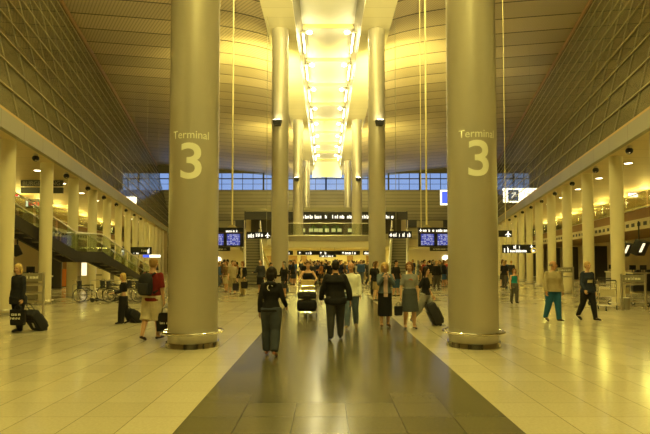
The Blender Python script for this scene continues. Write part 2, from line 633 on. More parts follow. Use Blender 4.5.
def figure(H, P):
    """joint positions, facing -Y, +X is the figure's own left"""
    F = {'H': H}
    lean = R(P.get('lean', 0))
    fem = P.get('fem', False)
    F['prof'] = PROF_F if fem else PROF_M
    F['build'] = P.get('build', 1.0)
    fwd = lambda a: Vector((0, -math.sin(a), -math.cos(a)))
    hw = .050 * H
    low = 0
    for s, k in ((1, 'L'), (-1, 'R')):
        a, kn = P.get('leg' + k, (4 * s, 6))
        ab = P.get('spread', 1.5)
        a, kn = R(a), R(kn)
        hip = Vector((s * hw, 0, 0))
        out = Vector((s * math.sin(R(ab)), 0, 0))
        knee = hip + (fwd(a) + out).normalized() * .245 * H
        ank = knee + (fwd(a - kn) + out * .4).normalized() * .24 * H
        sh = a - kn
        p = min(R(55), -sh * .9) if sh < R(-8) else (-R(10) if sh > R(14) else 0)
        tx = s * math.sin(R(P.get('toe', 7)))
        fd = Vector((tx, -1, 0)).normalized()
        toe = ank + fd * (.10 * H * math.cos(p)) + Vector((0, 0, -.026 * H - .10 * H * math.sin(p)))
        heel = ank - fd * (.022 * H * math.cos(p)) + Vector((0, 0, -.024 * H + .022 * H * math.sin(p)))
        ball = ank + (toe - ank) * .62 + Vector((0, 0, -.004 * H))
        F['leg' + k] = [hip, knee, ank]
        F['foot' + k] = [heel, ank + Vector((0, 0, -.012 * H)), ball, toe]
        low = min(low, toe.z - .0135 * H, heel.z - .0145 * H, ball.z - .0165 * H)
    up = Vector((0, 0, -low))
    for k in 'LR':
        F['leg' + k] = [v + up for v in F['leg' + k]]
        F['foot' + k] = [v + up for v in F['foot' + k]]
    hz = -low
    F['hz'] = hz
    F['ty'] = lambda z: -math.tan(lean) * z * H      # forward lean at offset z (in H)
    shw = (.092 if fem else .106) * H
    for s, k in ((1, 'L'), (-1, 'R')):
        sh = Vector((s * shw, F['ty'](.275), hz + .272 * H))
        spec = P.get('arm' + k, ('swing', 0, 8, 12))
        l1, l2 = .172 * H, .148 * H
        if spec[0] == 'swing':
            a, ab, e = (R(v) for v in spec[1:4])
            d1 = Vector((s * math.sin(ab), -math.sin(a) * math.cos(ab), -math.cos(a) * math.cos(ab)))
            el = sh + d1 * l1
            d2 = Vector((s * math.sin(ab) * .4, -math.sin(a + e), -math.cos(a + e))).normalized()
            wr = el + d2 * l2
        else:
            tgt = Vector(spec[1])
            pole = Vector(spec[2]) if len(spec) > 2 else Vector((s * .5, 1, -.3))
            el, wr = ik(sh, tgt, l1, l2, pole)
            d2 = (wr - el).normalized()
        F['arm' + k] = [sh, el, wr]
        hd = Vector(spec[4]) if spec[0] == 'swing' and len(spec) > 4 else (Vector(spec[3]) if spec[0] == 'ik' and len(spec) > 3 else d2)
        F['hd' + k] = hd.normalized()
        F['hand' + k] = wr + F['hd' + k] * (.075 * H)
    hh = .140 * H
    piv = Vector((0, F['ty'](.34) - .004 * H, hz + .335 * H))
    F['hh'] = hh
    F['HM'] = Matrix.Translation(piv) @ Matrix.Rotation(R(P.get('yaw', 0)), 4, 'Z') @ Matrix.Rotation(R(P.get('pitch', 0)), 4, 'X') @ Matrix.Translation(Vector((0, -.012 * H, .012 * H)))
    return F


def merge_into(bm, sub, M4=None):
    if M4 is not None:
        bmesh.ops.transform(sub, matrix=M4, verts=sub.verts[:])
    me = bpy.data.meshes.new('t')
    sub.to_mesh(me)
    sub.free()
    bm.from_mesh(me)
    bpy.data.meshes.remove(me)


def hand_prims(bm, w, d, t, n, S, curl, near=True):
    """palm, four fingers of different length with bent knuckles, thumb from the side of the palm"""
    ELL(bm, w + d * .045 * S, (.056 * S, .041 * S, .017 * S), (d, t, n), 10, 7)
    if not near:
        ELL(bm, w + d * .105 * S + n * .012 * S, (.05 * S, .036 * S, .016 * S), (d, t, n), 8, 6)
        return
    for i, L in enumerate((.068, .077, .071, .055)):
        b = w + (d * .082 + t * (.034 - .0225 * i)) * S
        sp = t * (.10 - .07 * i)
        pts = [b - d * .02 * S, b]
        c = 0
        for f in (.42, .32, .26):
            c += R(curl)
            pts.append(pts[-1] + ((d + sp).normalized() * math.cos(c) + n * math.sin(c)) * L * f * S)
        T(bm, pts, [.0098 * S, .0098 * S, .0092 * S, .0085 * S, .0072 * S], 7, rnd=True)
    b = w + (d * .022 + t * .028) * S
    q = b + (d * .62 + t * .72 + n * .18).normalized() * .042 * S
    T(bm, [b, q, q + (d * .85 + t * .25 + n * .35).normalized() * .033 * S], [.0135 * S, .0112 * S, .009 * S], 7, rnd=True)


def head_prims(hh, fem):
    b = nb()
    ELL(b, (0, .06 * hh, .63 * hh), (.335 * hh, .40 * hh, .37 * hh), None, 18, 12)
    ELL(b, (0, -.09 * hh, .35 * hh), ((.25 if fem else .27) * hh, .27 * hh, .33 * hh), None, 16, 10)
    ELL(b, (0, -.235 * hh, .085 * hh), ((.10 if fem else .13) * hh, .10 * hh, .085 * hh), None, 10, 7)
    T(b, [(0, -.335 * hh, .55 * hh), (0, -.40 * hh, .42 * hh), (0, -.425 * hh, .36 * hh)], [.035 * hh, .05 * hh, .062 * hh], 8, rnd=True)
    for s in (-1, 1):
        ELL(b, (s * .34 * hh, .03 * hh, .46 * hh), (.045 * hh, .095 * hh, .15 * hh), None, 8, 7)
        ELL(b, (s * .14 * hh, -.30 * hh, .60 * hh), (.12 * hh, .06 * hh, .035 * hh), None, 8, 6)
        ELL(b, (s * .16 * hh, -.23 * hh, .37 * hh), (.10 * hh, .10 * hh, .10 * hh), None, 8, 6)
    return b


def hair_prims(hh, style):
    b = nb()
    if style == 'bald':
        for s in (-1, 1):
            ELL(b, (s * .315 * hh, .14 * hh, .52 * hh), (.06 * hh, .20 * hh, .16 * hh), None, 10, 7)
        ELL(b, (0, .40 * hh, .50 * hh), (.28 * hh, .085 * hh, .17 * hh), None, 12, 8)
        return b
    ELL(b, (0, .095 * hh, .67 * hh), (.375 * hh, .425 * hh, .395 * hh), None, 18, 12)
    ELL(b, (0, .20 * hh, .45 * hh), (.34 * hh, .30 * hh, .34 * hh), None, 14, 9)
    if style in ('bob', 'long', 'blond'):
        ln = {'bob': .02, 'blond': -.10, 'long': -.42}[style]
        for s in (-1, 1):
            T(b, [(s * .31 * hh, -.04 * hh, .78 * hh), (s * .36 * hh, .0 * hh, .48 * hh), (s * .34 * hh, .06 * hh, (ln + .06) * hh)], [.10 * hh, .115 * hh, .10 * hh], 9, rnd=True)
        T(b, [(0, .24 * hh, .6 * hh), (0, .34 * hh, .3 * hh), (0, .32 * hh, ln * hh)], [(.36 * hh, .2 * hh), (.36 * hh, .18 * hh), (.29 * hh, .12 * hh)], 12, rnd=True)
    if style == 'ponytail':
        T(b, [(0, .46 * hh, .62 * hh), (0, .60 * hh, .42 * hh), (0, .52 * hh, .05 * hh)], [.10 * hh, .13 * hh, .06 * hh], 9, rnd=True)
    if style == 'fringe':
        ELL(b, (0, -.22 * hh, .80 * hh), (.25 * hh, .13 * hh, .12 * hh), None, 10, 7)
    return b


def leg_tube(bm, F, k, r, z_end=None, ease=0.0, flare=0.0):
    hip, kn, an = F['leg' + k]
    H = F['H']
    b = F['build'] ** .6
    pts = [hip + Vector((0, 0, .02 * H)), hip.lerp(kn, .35), hip.lerp(kn, .75), kn, kn.lerp(an, .35), kn.lerp(an, .75), an]
    rr = [v * H * (b if i < 4 else 1) for i, v in enumerate(r)]
    if z_end is not None:                     # end the leg part-way: a hem
        cut = z_end * (len(pts) - 1)
        i = int(cut)
        f = cut - i
        if i < len(pts) - 1:
            pts = pts[:i + 1] + [pts[i].lerp(pts[i + 1], max(f, .05))]
            rr = rr[:i + 1] + [rr[i] + (rr[i + 1] - rr[i]) * f]
    n = len(pts)
    rr = [v + ease + flare * (i / (n - 1)) for i, v in enumerate(rr)]
    T(bm, pts, rr, 12)


LEG_R = [.060, .056, .045, .036, .036, .026, .023]
ARM_R = [.030, .0285, .0255, .0225, .0225, .017, .0155]


def arm_tube(bm, F, k, ease=0.0, end=1.0, flare=0.0, rnd=True):
    s, e, w = F['arm' + k]
    H = F['H']
    fem = .9 if F['prof'] is PROF_F else 1.0
    pts = [s, s.lerp(e, .35), s.lerp(e, .75), e, e.lerp(w, .35), e.lerp(w, .75), w]
    rr = [v * H * fem * F['build'] ** .5 for v in ARM_R]
    cut = end * (len(pts) - 1)
    i = int(cut)
    if i < len(pts) - 1:
        f = cut - i
        pts = pts[:i + 1] + [pts[i].lerp(pts[i + 1], max(f, .05))]
        rr = rr[:i + 1] + [rr[i] + (rr[i + 1] - rr[i]) * f]
    n = len(pts)
    T(bm, pts, [v + ease + flare * (j / (n - 1)) for j, v in enumerate(rr)], 10)
    ELL(bm, pts[0], (rr[0] + ease,) * 3, None, 10, 7)


def torso_secs(F, z0, z1, ease=0.0, n=14, flare=0.0, bw=None):
    H, pr, hz = F['H'], F['prof'], F['hz']
    out = []
    for i in range(n):
        z = z0 + (z1 - z0) * i / (n - 1)
        rx, ry = prof_at(pr, z)
        b = F['build'] if z < .23 else 1 + (F['build'] - 1) * max(0, (.30 - z) / .07) * .8
        k = max(0.0, 1 - i / 4.0)
        cy = F['ty'](z) - (.012 * H if F['build'] > 1.15 and z < .2 else 0)
        out.append((0, cy, hz + z * H, rx * H * b ** .7 + ease + flare * k, ry * H * b + ease + flare * k))
    return out


def body_meshes(H, P, O, near=True):
    """meshes of one dressed figure: {part: mesh}, and the joints"""
    F = figure(H, P)
    fem = P.get('fem', False)
    vox = .0095 if near else .024
    cvox = .015 if near else .026
    out = {}
    bm = nb()
    SEC(bm, torso_secs(F, -.05, .325), 20)
    hz = F['hz']
    nk = Vector((0, F['ty'](.31), hz + .30 * H))
    T(bm, [nk, F['HM'] @ Vector((0, .045 * F['hh'], .26 * F['hh']))], [(.031 if fem else .036) * H, (.029 if fem else .034) * H], 12)
    for k in 'LR':
        leg_tube(bm, F, k, LEG_R)
        arm_tube(bm, F, k)
        heel, an, ball, toe = F['foot' + k]
        T(bm, [heel, an, ball, toe], [.017 * H, .021 * H, (.024 * H, .014 * H), (.017 * H, .010 * H)], 9, rnd=True)
        w, d = F['arm' + k][2], F['hd' + k]
        s = 1 if k == 'L' else -1
        # thumb side points forward, palm faces the body
        t = Vector((0, -1, 0)) - d * Vector((0, -1, 0)).dot(d)
        if t.length < .2:
            t = Vector((-s, 0, .2)) - d * Vector((-s, 0, .2)).dot(d)
        t.normalize()
        n = d.cross(t)
        if n.dot(Vector((-s, 0, 0))) < 0:
            n = -n
        hand_prims(bm, w, d, t, n, H / 1.75, P.get('curl' + k, 22), near)
    merge_into(bm, head_prims(F['hh'], fem), F['HM'])
    out['body'] = voxel('person', bm, vox, 2)
    hm = hair_prims(F['hh'], O['hair'][1])
    if O['hair'][1] != 'none':
        bmesh.ops.transform(hm, matrix=F['HM'], verts=hm.verts[:])
        out['hair'] = voxel('hair', hm, .011 if near else .024, 2)
    # upper garment
    top = O['top']
    bm = nb()
    e = top.get('ease', .014)
    secs = torso_secs(F, top.get('hem', -.03), top.get('neck', .302), e, 20, top.get('flare', .006))
    rx0, ry0 = prof_at(F['prof'], 0)
    wide = rx0 * H * F['build'] ** .7 + e + .016
    deep = ry0 * H * F['build'] + e + .012
    secs = [(c[0], c[1], c[2], wide + top.get('flare', .006), deep + top.get('flare', .006)) if c[2] < F['hz'] + .004 else c for c in secs]
    SEC(bm, secs, 24)
    if top.get('sleeve', 1.0) > 0:
        for k in 'LR':
            arm_tube(bm, F, k, e * .8, top['sleeve'], top.get('cuff', .004))
    if top.get('collar'):
        q = F['ty'](.31)
        T(bm, [(0, q, hz + .295 * H), (0, q - .004, hz + .328 * H)], [.046 * H, .043 * H], 14)
    if top.get('hood'):
        ELL(bm, (0, F['ty'](.29) + .055 * H, hz + .292 * H), (.075 * H, .035 * H, .035 * H), None, 12, 8)
    out['top'] = voxel('top', bm, cvox, 2)
    bot = O['bottom']
    bm = nb()
    e = bot.get('ease', .012)
    z1 = bot.get('waist', .02 if top.get('hem', -.03) <= -.02 else .06)
    if bot['kind'] == 'skirt':
        hem = bot['hem']                       # hem height above the floor in H
        zs = torso_secs(F, -.03, z1, e, 8)
        zb = hz - .03 * H
        sk = []
        for i in range(9):
            f = i / 9
            z = hem * H + (zb - hem * H) * f
            g = bot.get('flare', .02) * (1 - f)
            rx, ry = zs[0][3], zs[0][4]
            w = bot.get('taper', 0) * (1 - f)
            sk.append((0, bot.get('sway', 0) * (1 - f), z, rx * (1 - w) + g, ry * (1 - w * .5) + g * 1.2))
        SEC(bm, sk + zs, 22)
    else:
        SEC(bm, torso_secs(F, -.052, z1, e, 8), 22)
        for k in 'LR':
            leg_tube(bm, F, k, LEG_R, bot.get('end', None), e, bot.get('flare', .012))
            if bot.get('gather'):
                kn, an = F['leg' + k][1:]
                T(bm, [kn.lerp(an, .55), kn.lerp(an, .85), kn.lerp(an, .97)], [.05 * H, .052 * H, .03 * H], 12, rnd=True)
            if bot.get('end', None) is None and near and not bot.get('gather'):
                an = F['leg' + k][2]
                T(bm, [an, an + Vector((0, -.004, -.018 * H))], [.023 * H + e + bot.get('flare', .012)] * 2, 12)
    out['bottom'] = voxel(bot['kind'] if bot['kind'] != 'trouser' else 'trousers', bm, cvox, 2)
    # shoes
    for k in 'LR':
        heel, an, ball, toe = F['foot' + k]
        bm = nb()
        up = .35 if O.get('shoe_open') else 1.0
        q = .004
        T(bm, [heel, heel.lerp(ball, .45) + Vector((0, 0, .004)), ball, toe],
          [(.019 * H + q, .0185 * H), (.021 * H + q, .020 * H * up), (.026 * H + q, .0155 * H * up + q), (.018 * H + q, .0115 * H + q)], 12, rnd=True)
        out['shoe' + k] = voxel('shoe', bm, .0095 if near else .02, 1)
    return out, F


SKIN = {'mid': 'skin', 'pale': 'skin_pale', 'tan': 'skin_tan'}


def person(label, foot, H, rz, P, O, group=None):
    """a dressed person standing on the floor at a picture point given as (x, y) of the feet"""
    ms, F = body_meshes(H, P, O)
    loc = on_floor(*foot)
    loc.z = 0
    sk = M[SKIN[O.get('skin', 'mid')]]
    ms['body'].materials.clear()
    ms['body'].materials.append(sk)
    root = bpy.data.objects.new('person', ms['body'])
    link(root)
    root.location = loc
    root.rotation_euler = (0, 0, rz)
    tag(root, label, 'person', group)

    def child(name, me, mat, parent=root, lab=None):
        me.name = name
        me.materials.clear()
        me.materials.append(mat)
        o = link(bpy.data.objects.new(name, me), parent)
        if lab:
            o['label'] = lab
        return o
    if 'hair' in ms:
        child('hair', ms['hair'], cloth(O['hair'][0], .6))
    child(O['top'].get('name', 'jacket'), ms['top'], cloth(O['top']['col']))
    child(O['bottom'].get('name', {'skirt': 'skirt', 'shorts': 'shorts'}.get(O['bottom']['kind'], 'trousers')), ms['bottom'], cloth(O['bottom']['col']))
    for k in 'LR':
        child('shoe', ms['shoe' + k], cloth(O.get('shoe', (.03, .025, .02)), .5))
    hh = F['hh']
    for s in (-1, 1):
        b = nb()
        ELL(b, F['HM'] @ Vector((s * .135 * hh, -.325 * hh, .51 * hh)), (.05 * hh, .035 * hh, .034 * hh), None, 8, 6)
        mk('eye', b, M['eye'], root)
    b = nb()
    ELL(b, F['HM'] @ Vector((0, -.345 * hh, .215 * hh)), (.105 * hh, .035 * hh, .032 * hh), None, 10, 6)
    mk('lips', b, M['lips'], root)
    Mw = Matrix.Translation(loc) @ Matrix.Rotation(rz, 4, 'Z')
    F['W'] = Mw
    F['root'] = root
    F['child'] = child
    return F


def front_strip(F, name, col, half, z0, z1, ease=.02, back=False):
    """a garment panel that follows the chest"""
    H, hz = F['H'], F['hz']
    bm = nb()
    rows = []
    n = 10
    for i in range(n):
        z = z0 + (z1 - z0) * i / (n - 1)
        rx, ry = prof_at(F['prof'], z)
        row = []
        for j in range(-4, 5):
            x = half * j / 4
            q = max(0.0, 1 - (x / (rx * H + ease)) ** 2)
            yy = (ry * H * F['build'] + ease) * math.sqrt(q)
            row.append(Vector((x, F['ty'](z) + (yy if back else -yy), hz + z * H)))
        rows.append(row)
    for sgn in (0, 1):
        off = Vector((0, (1 if back else -1) * .004 * sgn, 0))
        vs = [[bm.verts.new(p + off) for p in row] for row in rows]
        for a, b in zip(vs, vs[1:]):
            for j in range(len(a) - 1):
                bm.faces.new((a[j], a[j + 1], b[j + 1], b[j]))
    bmesh.ops.bridge_loops(bm, edges=[e for e in bm.edges if e.is_boundary])
    return mk(name, bm, cloth(col), F['root'])


BLACK, NAVY, DGREY, GREY = (.016, .015, .016), (.018, .024, .05), (.045, .045, .05), (.14, .14, .145)
CREAM, TAN, BEIGE, JEAN = (.55, .50, .38), (.38, .28, .14), (.42, .36, .24), (.05, .10, .20)
WALK = dict(legL=(22, 6), legR=(-14, 22))
WALK2 = dict(legL=(-14, 24), legR=(20, 5))
SOFT = dict(legL=(10, 4), legR=(-8, 14))

people = {}

# woman walking away along the dark strip
people['strip_woman'] = person(
    'dark-haired woman seen from behind in black jacket and baggy grey-blue trousers', (271, 356), 1.63, PI + R(-4),
    dict(fem=True, legL=(8, 6), legR=(-7, 16), armL=('swing', -6, 12, 22), armR=('swing', 4, 16, 52), yaw=0, pitch=6),
    dict(top=dict(col=BLACK, hem=-.03, sleeve=1.0, hood=True, ease=.016), bottom=dict(kind='trouser', col=(.055, .062, .078), ease=.024, flare=.02, gather=True),
         hair=((.018, .012, .008), 'bob'), skin='mid', shoe=(.40, .17, .10), shoe_open=True))
F = people['strip_woman']
b = nb()
q = F['hz'] + .25 * F['H']
T(b, [Vector((.05 * math.cos(a), F['ty'](.25) + .088 + .040, q + .055 * math.sin(a))) for a in [R(-70 + 24 * i) for i in range(10)]], .010, 7, rnd=True)
mk('collar_cord', b, cloth((.8, .78, .7)), F['root'])

# big man walking away
people['black_jacket_man'] = person(
    'man seen from behind in a big black jacket and dark trousers walking down the strip', (335.5, 339.5), 1.74, PI + R(3),
    dict(build=1.22, legL=(-6, 8), legR=(8, 5), spread=3, armL=('swing', 8, 20, 12), armR=('swing', -8, 22, 12), toe=9),
    dict(top=dict(col=BLACK, hem=-.075, sleeve=1.0, ease=.034, flare=.012, collar=True), bottom=dict(kind='trouser', col=(.05, .048, .045), ease=.020),
         hair=((.02, .014, .01), 'short'), shoe=BLACK))

people['white_shirt_man'] = person(
    'grey-haired man in white long-sleeved shirt and blue jeans walking towards the camera', (351.5, 328.5), 1.70, R(-8),
    dict(build=1.05, legL=(-9, 16), legR=(13, 5), armL=('swing', 4, 9, 14), armR=('swing', -6, 10, 10), yaw=-14, pitch=8),
    dict(top=dict(col=(.85, .82, .70), name='shirt', hem=-.04, sleeve=.95, ease=.016, collar=True), bottom=dict(kind='trouser', col=(.12, .16, .22), ease=.016),
         hair=((.18, .15, .11), 'bald'), skin='tan', shoe=(.25, .19, .12)))

people['denim_woman'] = person(
    'blonde woman in denim jacket and long black skirt holding her hands to her mouth', (385, 327), 1.70, R(4),
    dict(fem=True, legL=(-3, 6), legR=(5, 6), armL=('ik', (.075, -.235, 1.36), (.6, .2, -1), (-.45, .25, .85)), armR=('ik', (-.075, -.235, 1.37), (-.6, .2, -1), (.45, .25, .85)), yaw=-10, pitch=6, curlL=35, curlR=35),
    dict(top=dict(col=(.10, .125, .15), hem=.0, sleeve=.95, ease=.022, collar=True), bottom=dict(kind='skirt', col=BLACK, hem=.175, flare=.012, taper=.0, ease=.022),
         hair=((.50, .34, .12), 'blond'), skin='mid', shoe=(.10, .05, .03)))
front_strip(people['denim_woman'], 'blouse', (.62, .42, .36), .055, -.06, .285, .030)

people['grey_tee_woman'] = person(
    'woman in grey t-shirt and flared grey skirt carrying a small black handbag', (410, 329), 1.71, R(3),
    dict(fem=True, legL=(6, 5), legR=(-5, 8), armL=('swing', -4, 9, 12), armR=('swing', 2, 14, 10), yaw=-24, pitch=3),
    dict(top=dict(col=(.25, .25, .25), name='t_shirt', hem=.055, sleeve=.42, ease=.012), bottom=dict(kind='skirt', col=(.065, .07, .075), hem=.27, flare=.055, ease=.024, waist=.085),
         hair=((.16, .07, .03), 'bob'), skin='mid', shoe=(.05, .04, .035), shoe_open=True))
F = people['grey_tee_woman']
b = nb()
for (x, z, r) in ((-.04, .215, .02), (.0, .222, .026), (.04, .212, .02)):
    ELL(b, (x, F['ty'](.2) - .077 * F['H'] * (1 - abs(x) * 2) - .010, F['hz'] + z * F['H']), (r, .006, r * .7), None, 8, 5)
mk('shirt_print', b, cloth((.42, .10, .07)), F['root'])

people['suitcase_woman'] = person(
    'dark-haired woman in black top and pale grey trousers pulling a large dark suitcase', (425.5, 325), 1.62, R(62),
    dict(fem=True, legL=(20, 8), legR=(-16, 26), armL=('swing', 8, 8, 20), armR=('swing', -24, 12, 8), pitch=4),
    dict(top=dict(col=BLACK, name='t_shirt', hem=.0, sleeve=.5, ease=.014), bottom=dict(kind='trouser', col=(.30, .29, .27), ease=.014, end=.93),
         hair=((.018, .012, .01), 'long'), skin='mid', shoe=(.35, .33, .3)))

people['trolley_woman'] = person(
    'woman in black tank top pushing a loaded baggage trolley towards the camera', (308, 313.5), 1.72, R(-2),
    dict(fem=True, legL=(10, 6), legR=(-8, 16), armL=('ik', (.24, -.36, 1.10), (.8, .4, -.6), (0, -.7, -.5)), armR=('ik', (-.24, -.36, 1.10), (-.8, .4, -.6), (0, -.7, -.5)), curlL=45, curlR=45, pitch=5),
    dict(top=dict(col=BLACK, name='tank_top', hem=-.02, sleeve=0, neck=.255, ease=.010), bottom=dict(kind='trouser', col=(.30, .24, .15), ease=.014),
         hair=((.12, .06, .03), 'ponytail'), skin='mid', shoe=(.3, .25, .2)))

people['coat_woman'] = person(
    'blonde woman in black coat pulling a dark trolley case and holding a black carrier bag', (17.5, 332), 1.66, R(-22),
    dict(fem=True, legL=(4, 5), legR=(-5, 8), armL=('swing', 2, 9, 10), armR=('swing', -4, 10, 14), yaw=14, pitch=2),
    dict(top=dict(col=(.020, .020, .024), hem=-.12, sleeve=1.0, ease=.028, flare=.02, name='coat', collar=True), bottom=dict(kind='trouser', col=BLACK, ease=.022),
         hair=((.58, .40, .15), 'bob'), skin='mid', shoe=BLACK))

people['small_woman'] = person(
    'short blonde person in black top and black trousers with a bare midriff, wheeled bag behind', (123, 324), 1.40, R(-66),
    dict(fem=True, legL=(8, 6), legR=(-9, 14), spread=3, armL=('swing', 22, 10, 60), armR=('swing', -18, 18, 24), yaw=10, pitch=4),
    dict(top=dict(col=BLACK, hem=.11, sleeve=.85, ease=.018, name='cropped_top'), bottom=dict(kind='trouser', col=BLACK, ease=.028, flare=.03, waist=.03),
         hair=((.62, .44, .17), 'bob'), skin='mid', shoe=BLACK))
front_strip(people['small_woman'], 'waist_band', (.66, .58, .40), .11, .03, .105, .016)
front_strip(people['small_woman'], 'waist_band', (.66, .58, .40), .11, .03, .105, .016, back=True)

people['backpack_man'] = person(
    'man in dark red t-shirt and cream shorts wearing a large black backpack', (152, 340), 1.80, PI + R(-14),
    dict(build=1.08, legL=(-10, 10), legR=(6, 5), spread=2.5, armL=('swing', 0, 9, 10), armR=('swing', -2, 10, 12), pitch=8, yaw=10),
    dict(top=dict(col=(.20, .022, .018), name='t_shirt', hem=-.05, sleeve=.45, ease=.02, cuff=.012), bottom=dict(kind='shorts', col=(.62, .54, .38), ease=.032, end=.60, flare=.03),
         hair=((.34, .20, .07), 'short'), skin='mid', shoe=(.05, .03, .03)))

people['teal_girl'] = person(
    'girl in sleeveless teal top and grey trousers walking down the aisle', (514.5, 303.5), 1.42, R(3),
    dict(fem=True, legL=(5, 4), legR=(-6, 10), armL=('swing', -6, 14, 10), armR=('swing', 6, 12, 10)),
    dict(top=dict(col=(.02, .24, .26), name='vest_top', hem=.01, sleeve=0, neck=.27, ease=.010), bottom=dict(kind='trouser', col=(.10, .095, .08), ease=.018),
         hair=((.20, .10, .05), 'long'), skin='mid', shoe=BLACK))

people['beige_jacket_man'] = person(
    'stout balding man in beige zip jacket and bright blue jeans', (553.5, 321.5), 1.73, R(10),
    dict(build=1.25, legL=(9, 5), legR=(-8, 14), spread=3, armL=('swing', -6, 16, 16), armR=('swing', 8, 18, 14), yaw=52, pitch=0),
    dict(top=dict(col=(.40, .33, .19), hem=-.03, sleeve=1.0, ease=.030, collar=True), bottom=dict(kind='trouser', col=(.025, .12, .24), ease=.020),
         hair=((.20, .16, .11), 'bald'), skin='tan', shoe=(.06, .04, .03)))
F = people['beige_jacket_man']
b = nb()
T(b, [(0, F['ty'](z) - (prof_at(F['prof'], z)[1] * F['H'] * 1.25 + .034), F['hz'] + z * F['H']) for z in (-.02, .06, .14, .22)], .007, 6)
mk('zip', b, cloth((.16, .12, .07)), F['root'])

people['sweatshirt_woman'] = person(
    'fair-haired woman in navy sweatshirt with a pale chest print and black trousers', (588, 320.5), 1.72, R(12),
    dict(fem=True, build=1.05, legL=(16, 5), legR=(-12, 20), armL=('swing', -8, 12, 22), armR=('swing', 10, 14, 30), yaw=-2, pitch=3),
    dict(top=dict(col=(.022, .028, .045), name='sweatshirt', hem=-.05, sleeve=.98, ease=.026, hood=True), bottom=dict(kind='trouser', col=BLACK, ease=.015, flare=.01),
         hair=((.42, .27, .10), 'short'), skin='mid', shoe=BLACK))
front_strip(people['sweatshirt_woman'], 'chest_print', (.50, .45, .30), .085, .125, .175, .034)

people['tan_shirt_man'] = person(
    'man in tan shirt and knee-length khaki shorts standing near the escalator foot', (232.5, 294.5), 1.74, R(30),
    dict(legL=(3, 4), legR=(-3, 6), armL=('swing', 6, 9, 30), armR=('swing', -4, 9, 20)),
    dict(top=dict(col=(.42, .34, .20), name='shirt', hem=-.04, sleeve=.5, ease=.022), bottom=dict(kind='shorts', col=(.30, .24, .13), ease=.03, end=.62, flare=.02),
         hair=((.05, .03, .02), 'short'), shoe=(.06, .04, .03)))
people['black_top_woman'] = person(
    'woman in black cardigan and tan trousers carrying bags at the escalator foot', (242.5, 296), 1.70, R(-22),
    dict(fem=True, legL=(4, 4), legR=(-4, 8), armL=('swing', 10, 16, 40), armR=('swing', -6, 18, 30), yaw=-20),
    dict(top=dict(col=BLACK, name='cardigan', hem=-.02, sleeve=.95, ease=.024), bottom=dict(kind='trouser', col=(.48, .38, .20), ease=.02),
         hair=((.22, .10, .05), 'bob'), shoe=(.10, .07, .05)))
front_strip(people['black_top_woman'], 'blouse', (.55, .42, .24), .05, -.03, .28, .030)
people['shorts_woman'] = person(
    'person in brown top and pale shorts standing beside the tan shirt man', (226, 292.5), 1.70, R(-30),
    dict(fem=True, legL=(3, 4), legR=(-3, 8)),
    dict(top=dict(col=(.22, .13, .06), name='t_shirt', hem=-.03, sleeve=.5, ease=.018), bottom=dict(kind='shorts', col=(.55, .45, .28), ease=.025, end=.5, flare=.02),
         hair=((.25, .13, .05), 'bob'), shoe=(.08, .05, .04)))

# ------------------------------------------------------------------ the crowd: a few figures, copied with clothes of their own
PROTO = []
for i, (P, fem, style, bot, slv) in enumerate([
        (dict(legL=(5, 4), legR=(-5, 9), armL=('swing', 5, 9, 30), armR=('swing', -4, 9, 15)), False, 'short', 'trouser', 1.0),
        (dict(fem=True, legL=(3, 4), legR=(-4, 8), armL=('swing', 2, 10, 60), armR=('swing', -3, 10, 14)), True, 'bob', 'trouser', .5),
        (dict(legL=(16, 6), legR=(-12, 20), armL=('swing', -12, 9, 12), armR=('swing', 14, 9, 22)), False, 'short', 'trouser', .5),
        (dict(fem=True, legL=(3, 4), legR=(-3, 5), armL=('swing', 0, 10, 20), armR=('swing', 20, 12, 70)), True, 'long', 'skirt', 1.0),
        (dict(build=1.2, legL=(3, 4), legR=(-4, 5), armL=('swing', 5, 14, 20), armR=('swing', -5, 14, 35)), False, 'short', 'shorts', .5)]):
    O = dict(top=dict(hem=-.04, sleeve=slv, ease=.026, col=BLACK), hair=(BLACK, style), bottom=dict(kind=bot, hem=.28, end=.6 if bot == 'shorts' else None, ease=.02, col=BLACK))
    ms, F = body_meshes(1.72, P, O, near=False)
    for me in ms.values():
        me.materials.clear()
        me.materials.append(M['skin'])
    PROTO.append((ms, bot))

TOPS = [('black', BLACK), ('black', BLACK), ('black', BLACK), ('black', BLACK), ('navy', NAVY), ('navy', NAVY), ('charcoal', DGREY), ('brown', (.12, .07, .035)), ('charcoal', DGREY), ('white', (.6, .56, .45)), ('beige', BEIGE), ('orange', (.42, .18, .06)), ('red', (.30, .04, .03)),
        ('grey', GREY), ('brown', (.16, .09, .045)), ('blue', (.06, .12, .26))]
BOTS = [BLACK, DGREY, JEAN, TAN, (.08, .07, .06), (.10, .12, .16)]
HAIRS = [(.02, .014, .01), (.06, .03, .015), (.15, .08, .03), (.42, .27, .10), (.03, .02, .015), (.22, .2, .17)]


def set_mat(o, m):
    o.material_slots[0].link = 'OBJECT'
    o.material_slots[0].material = m


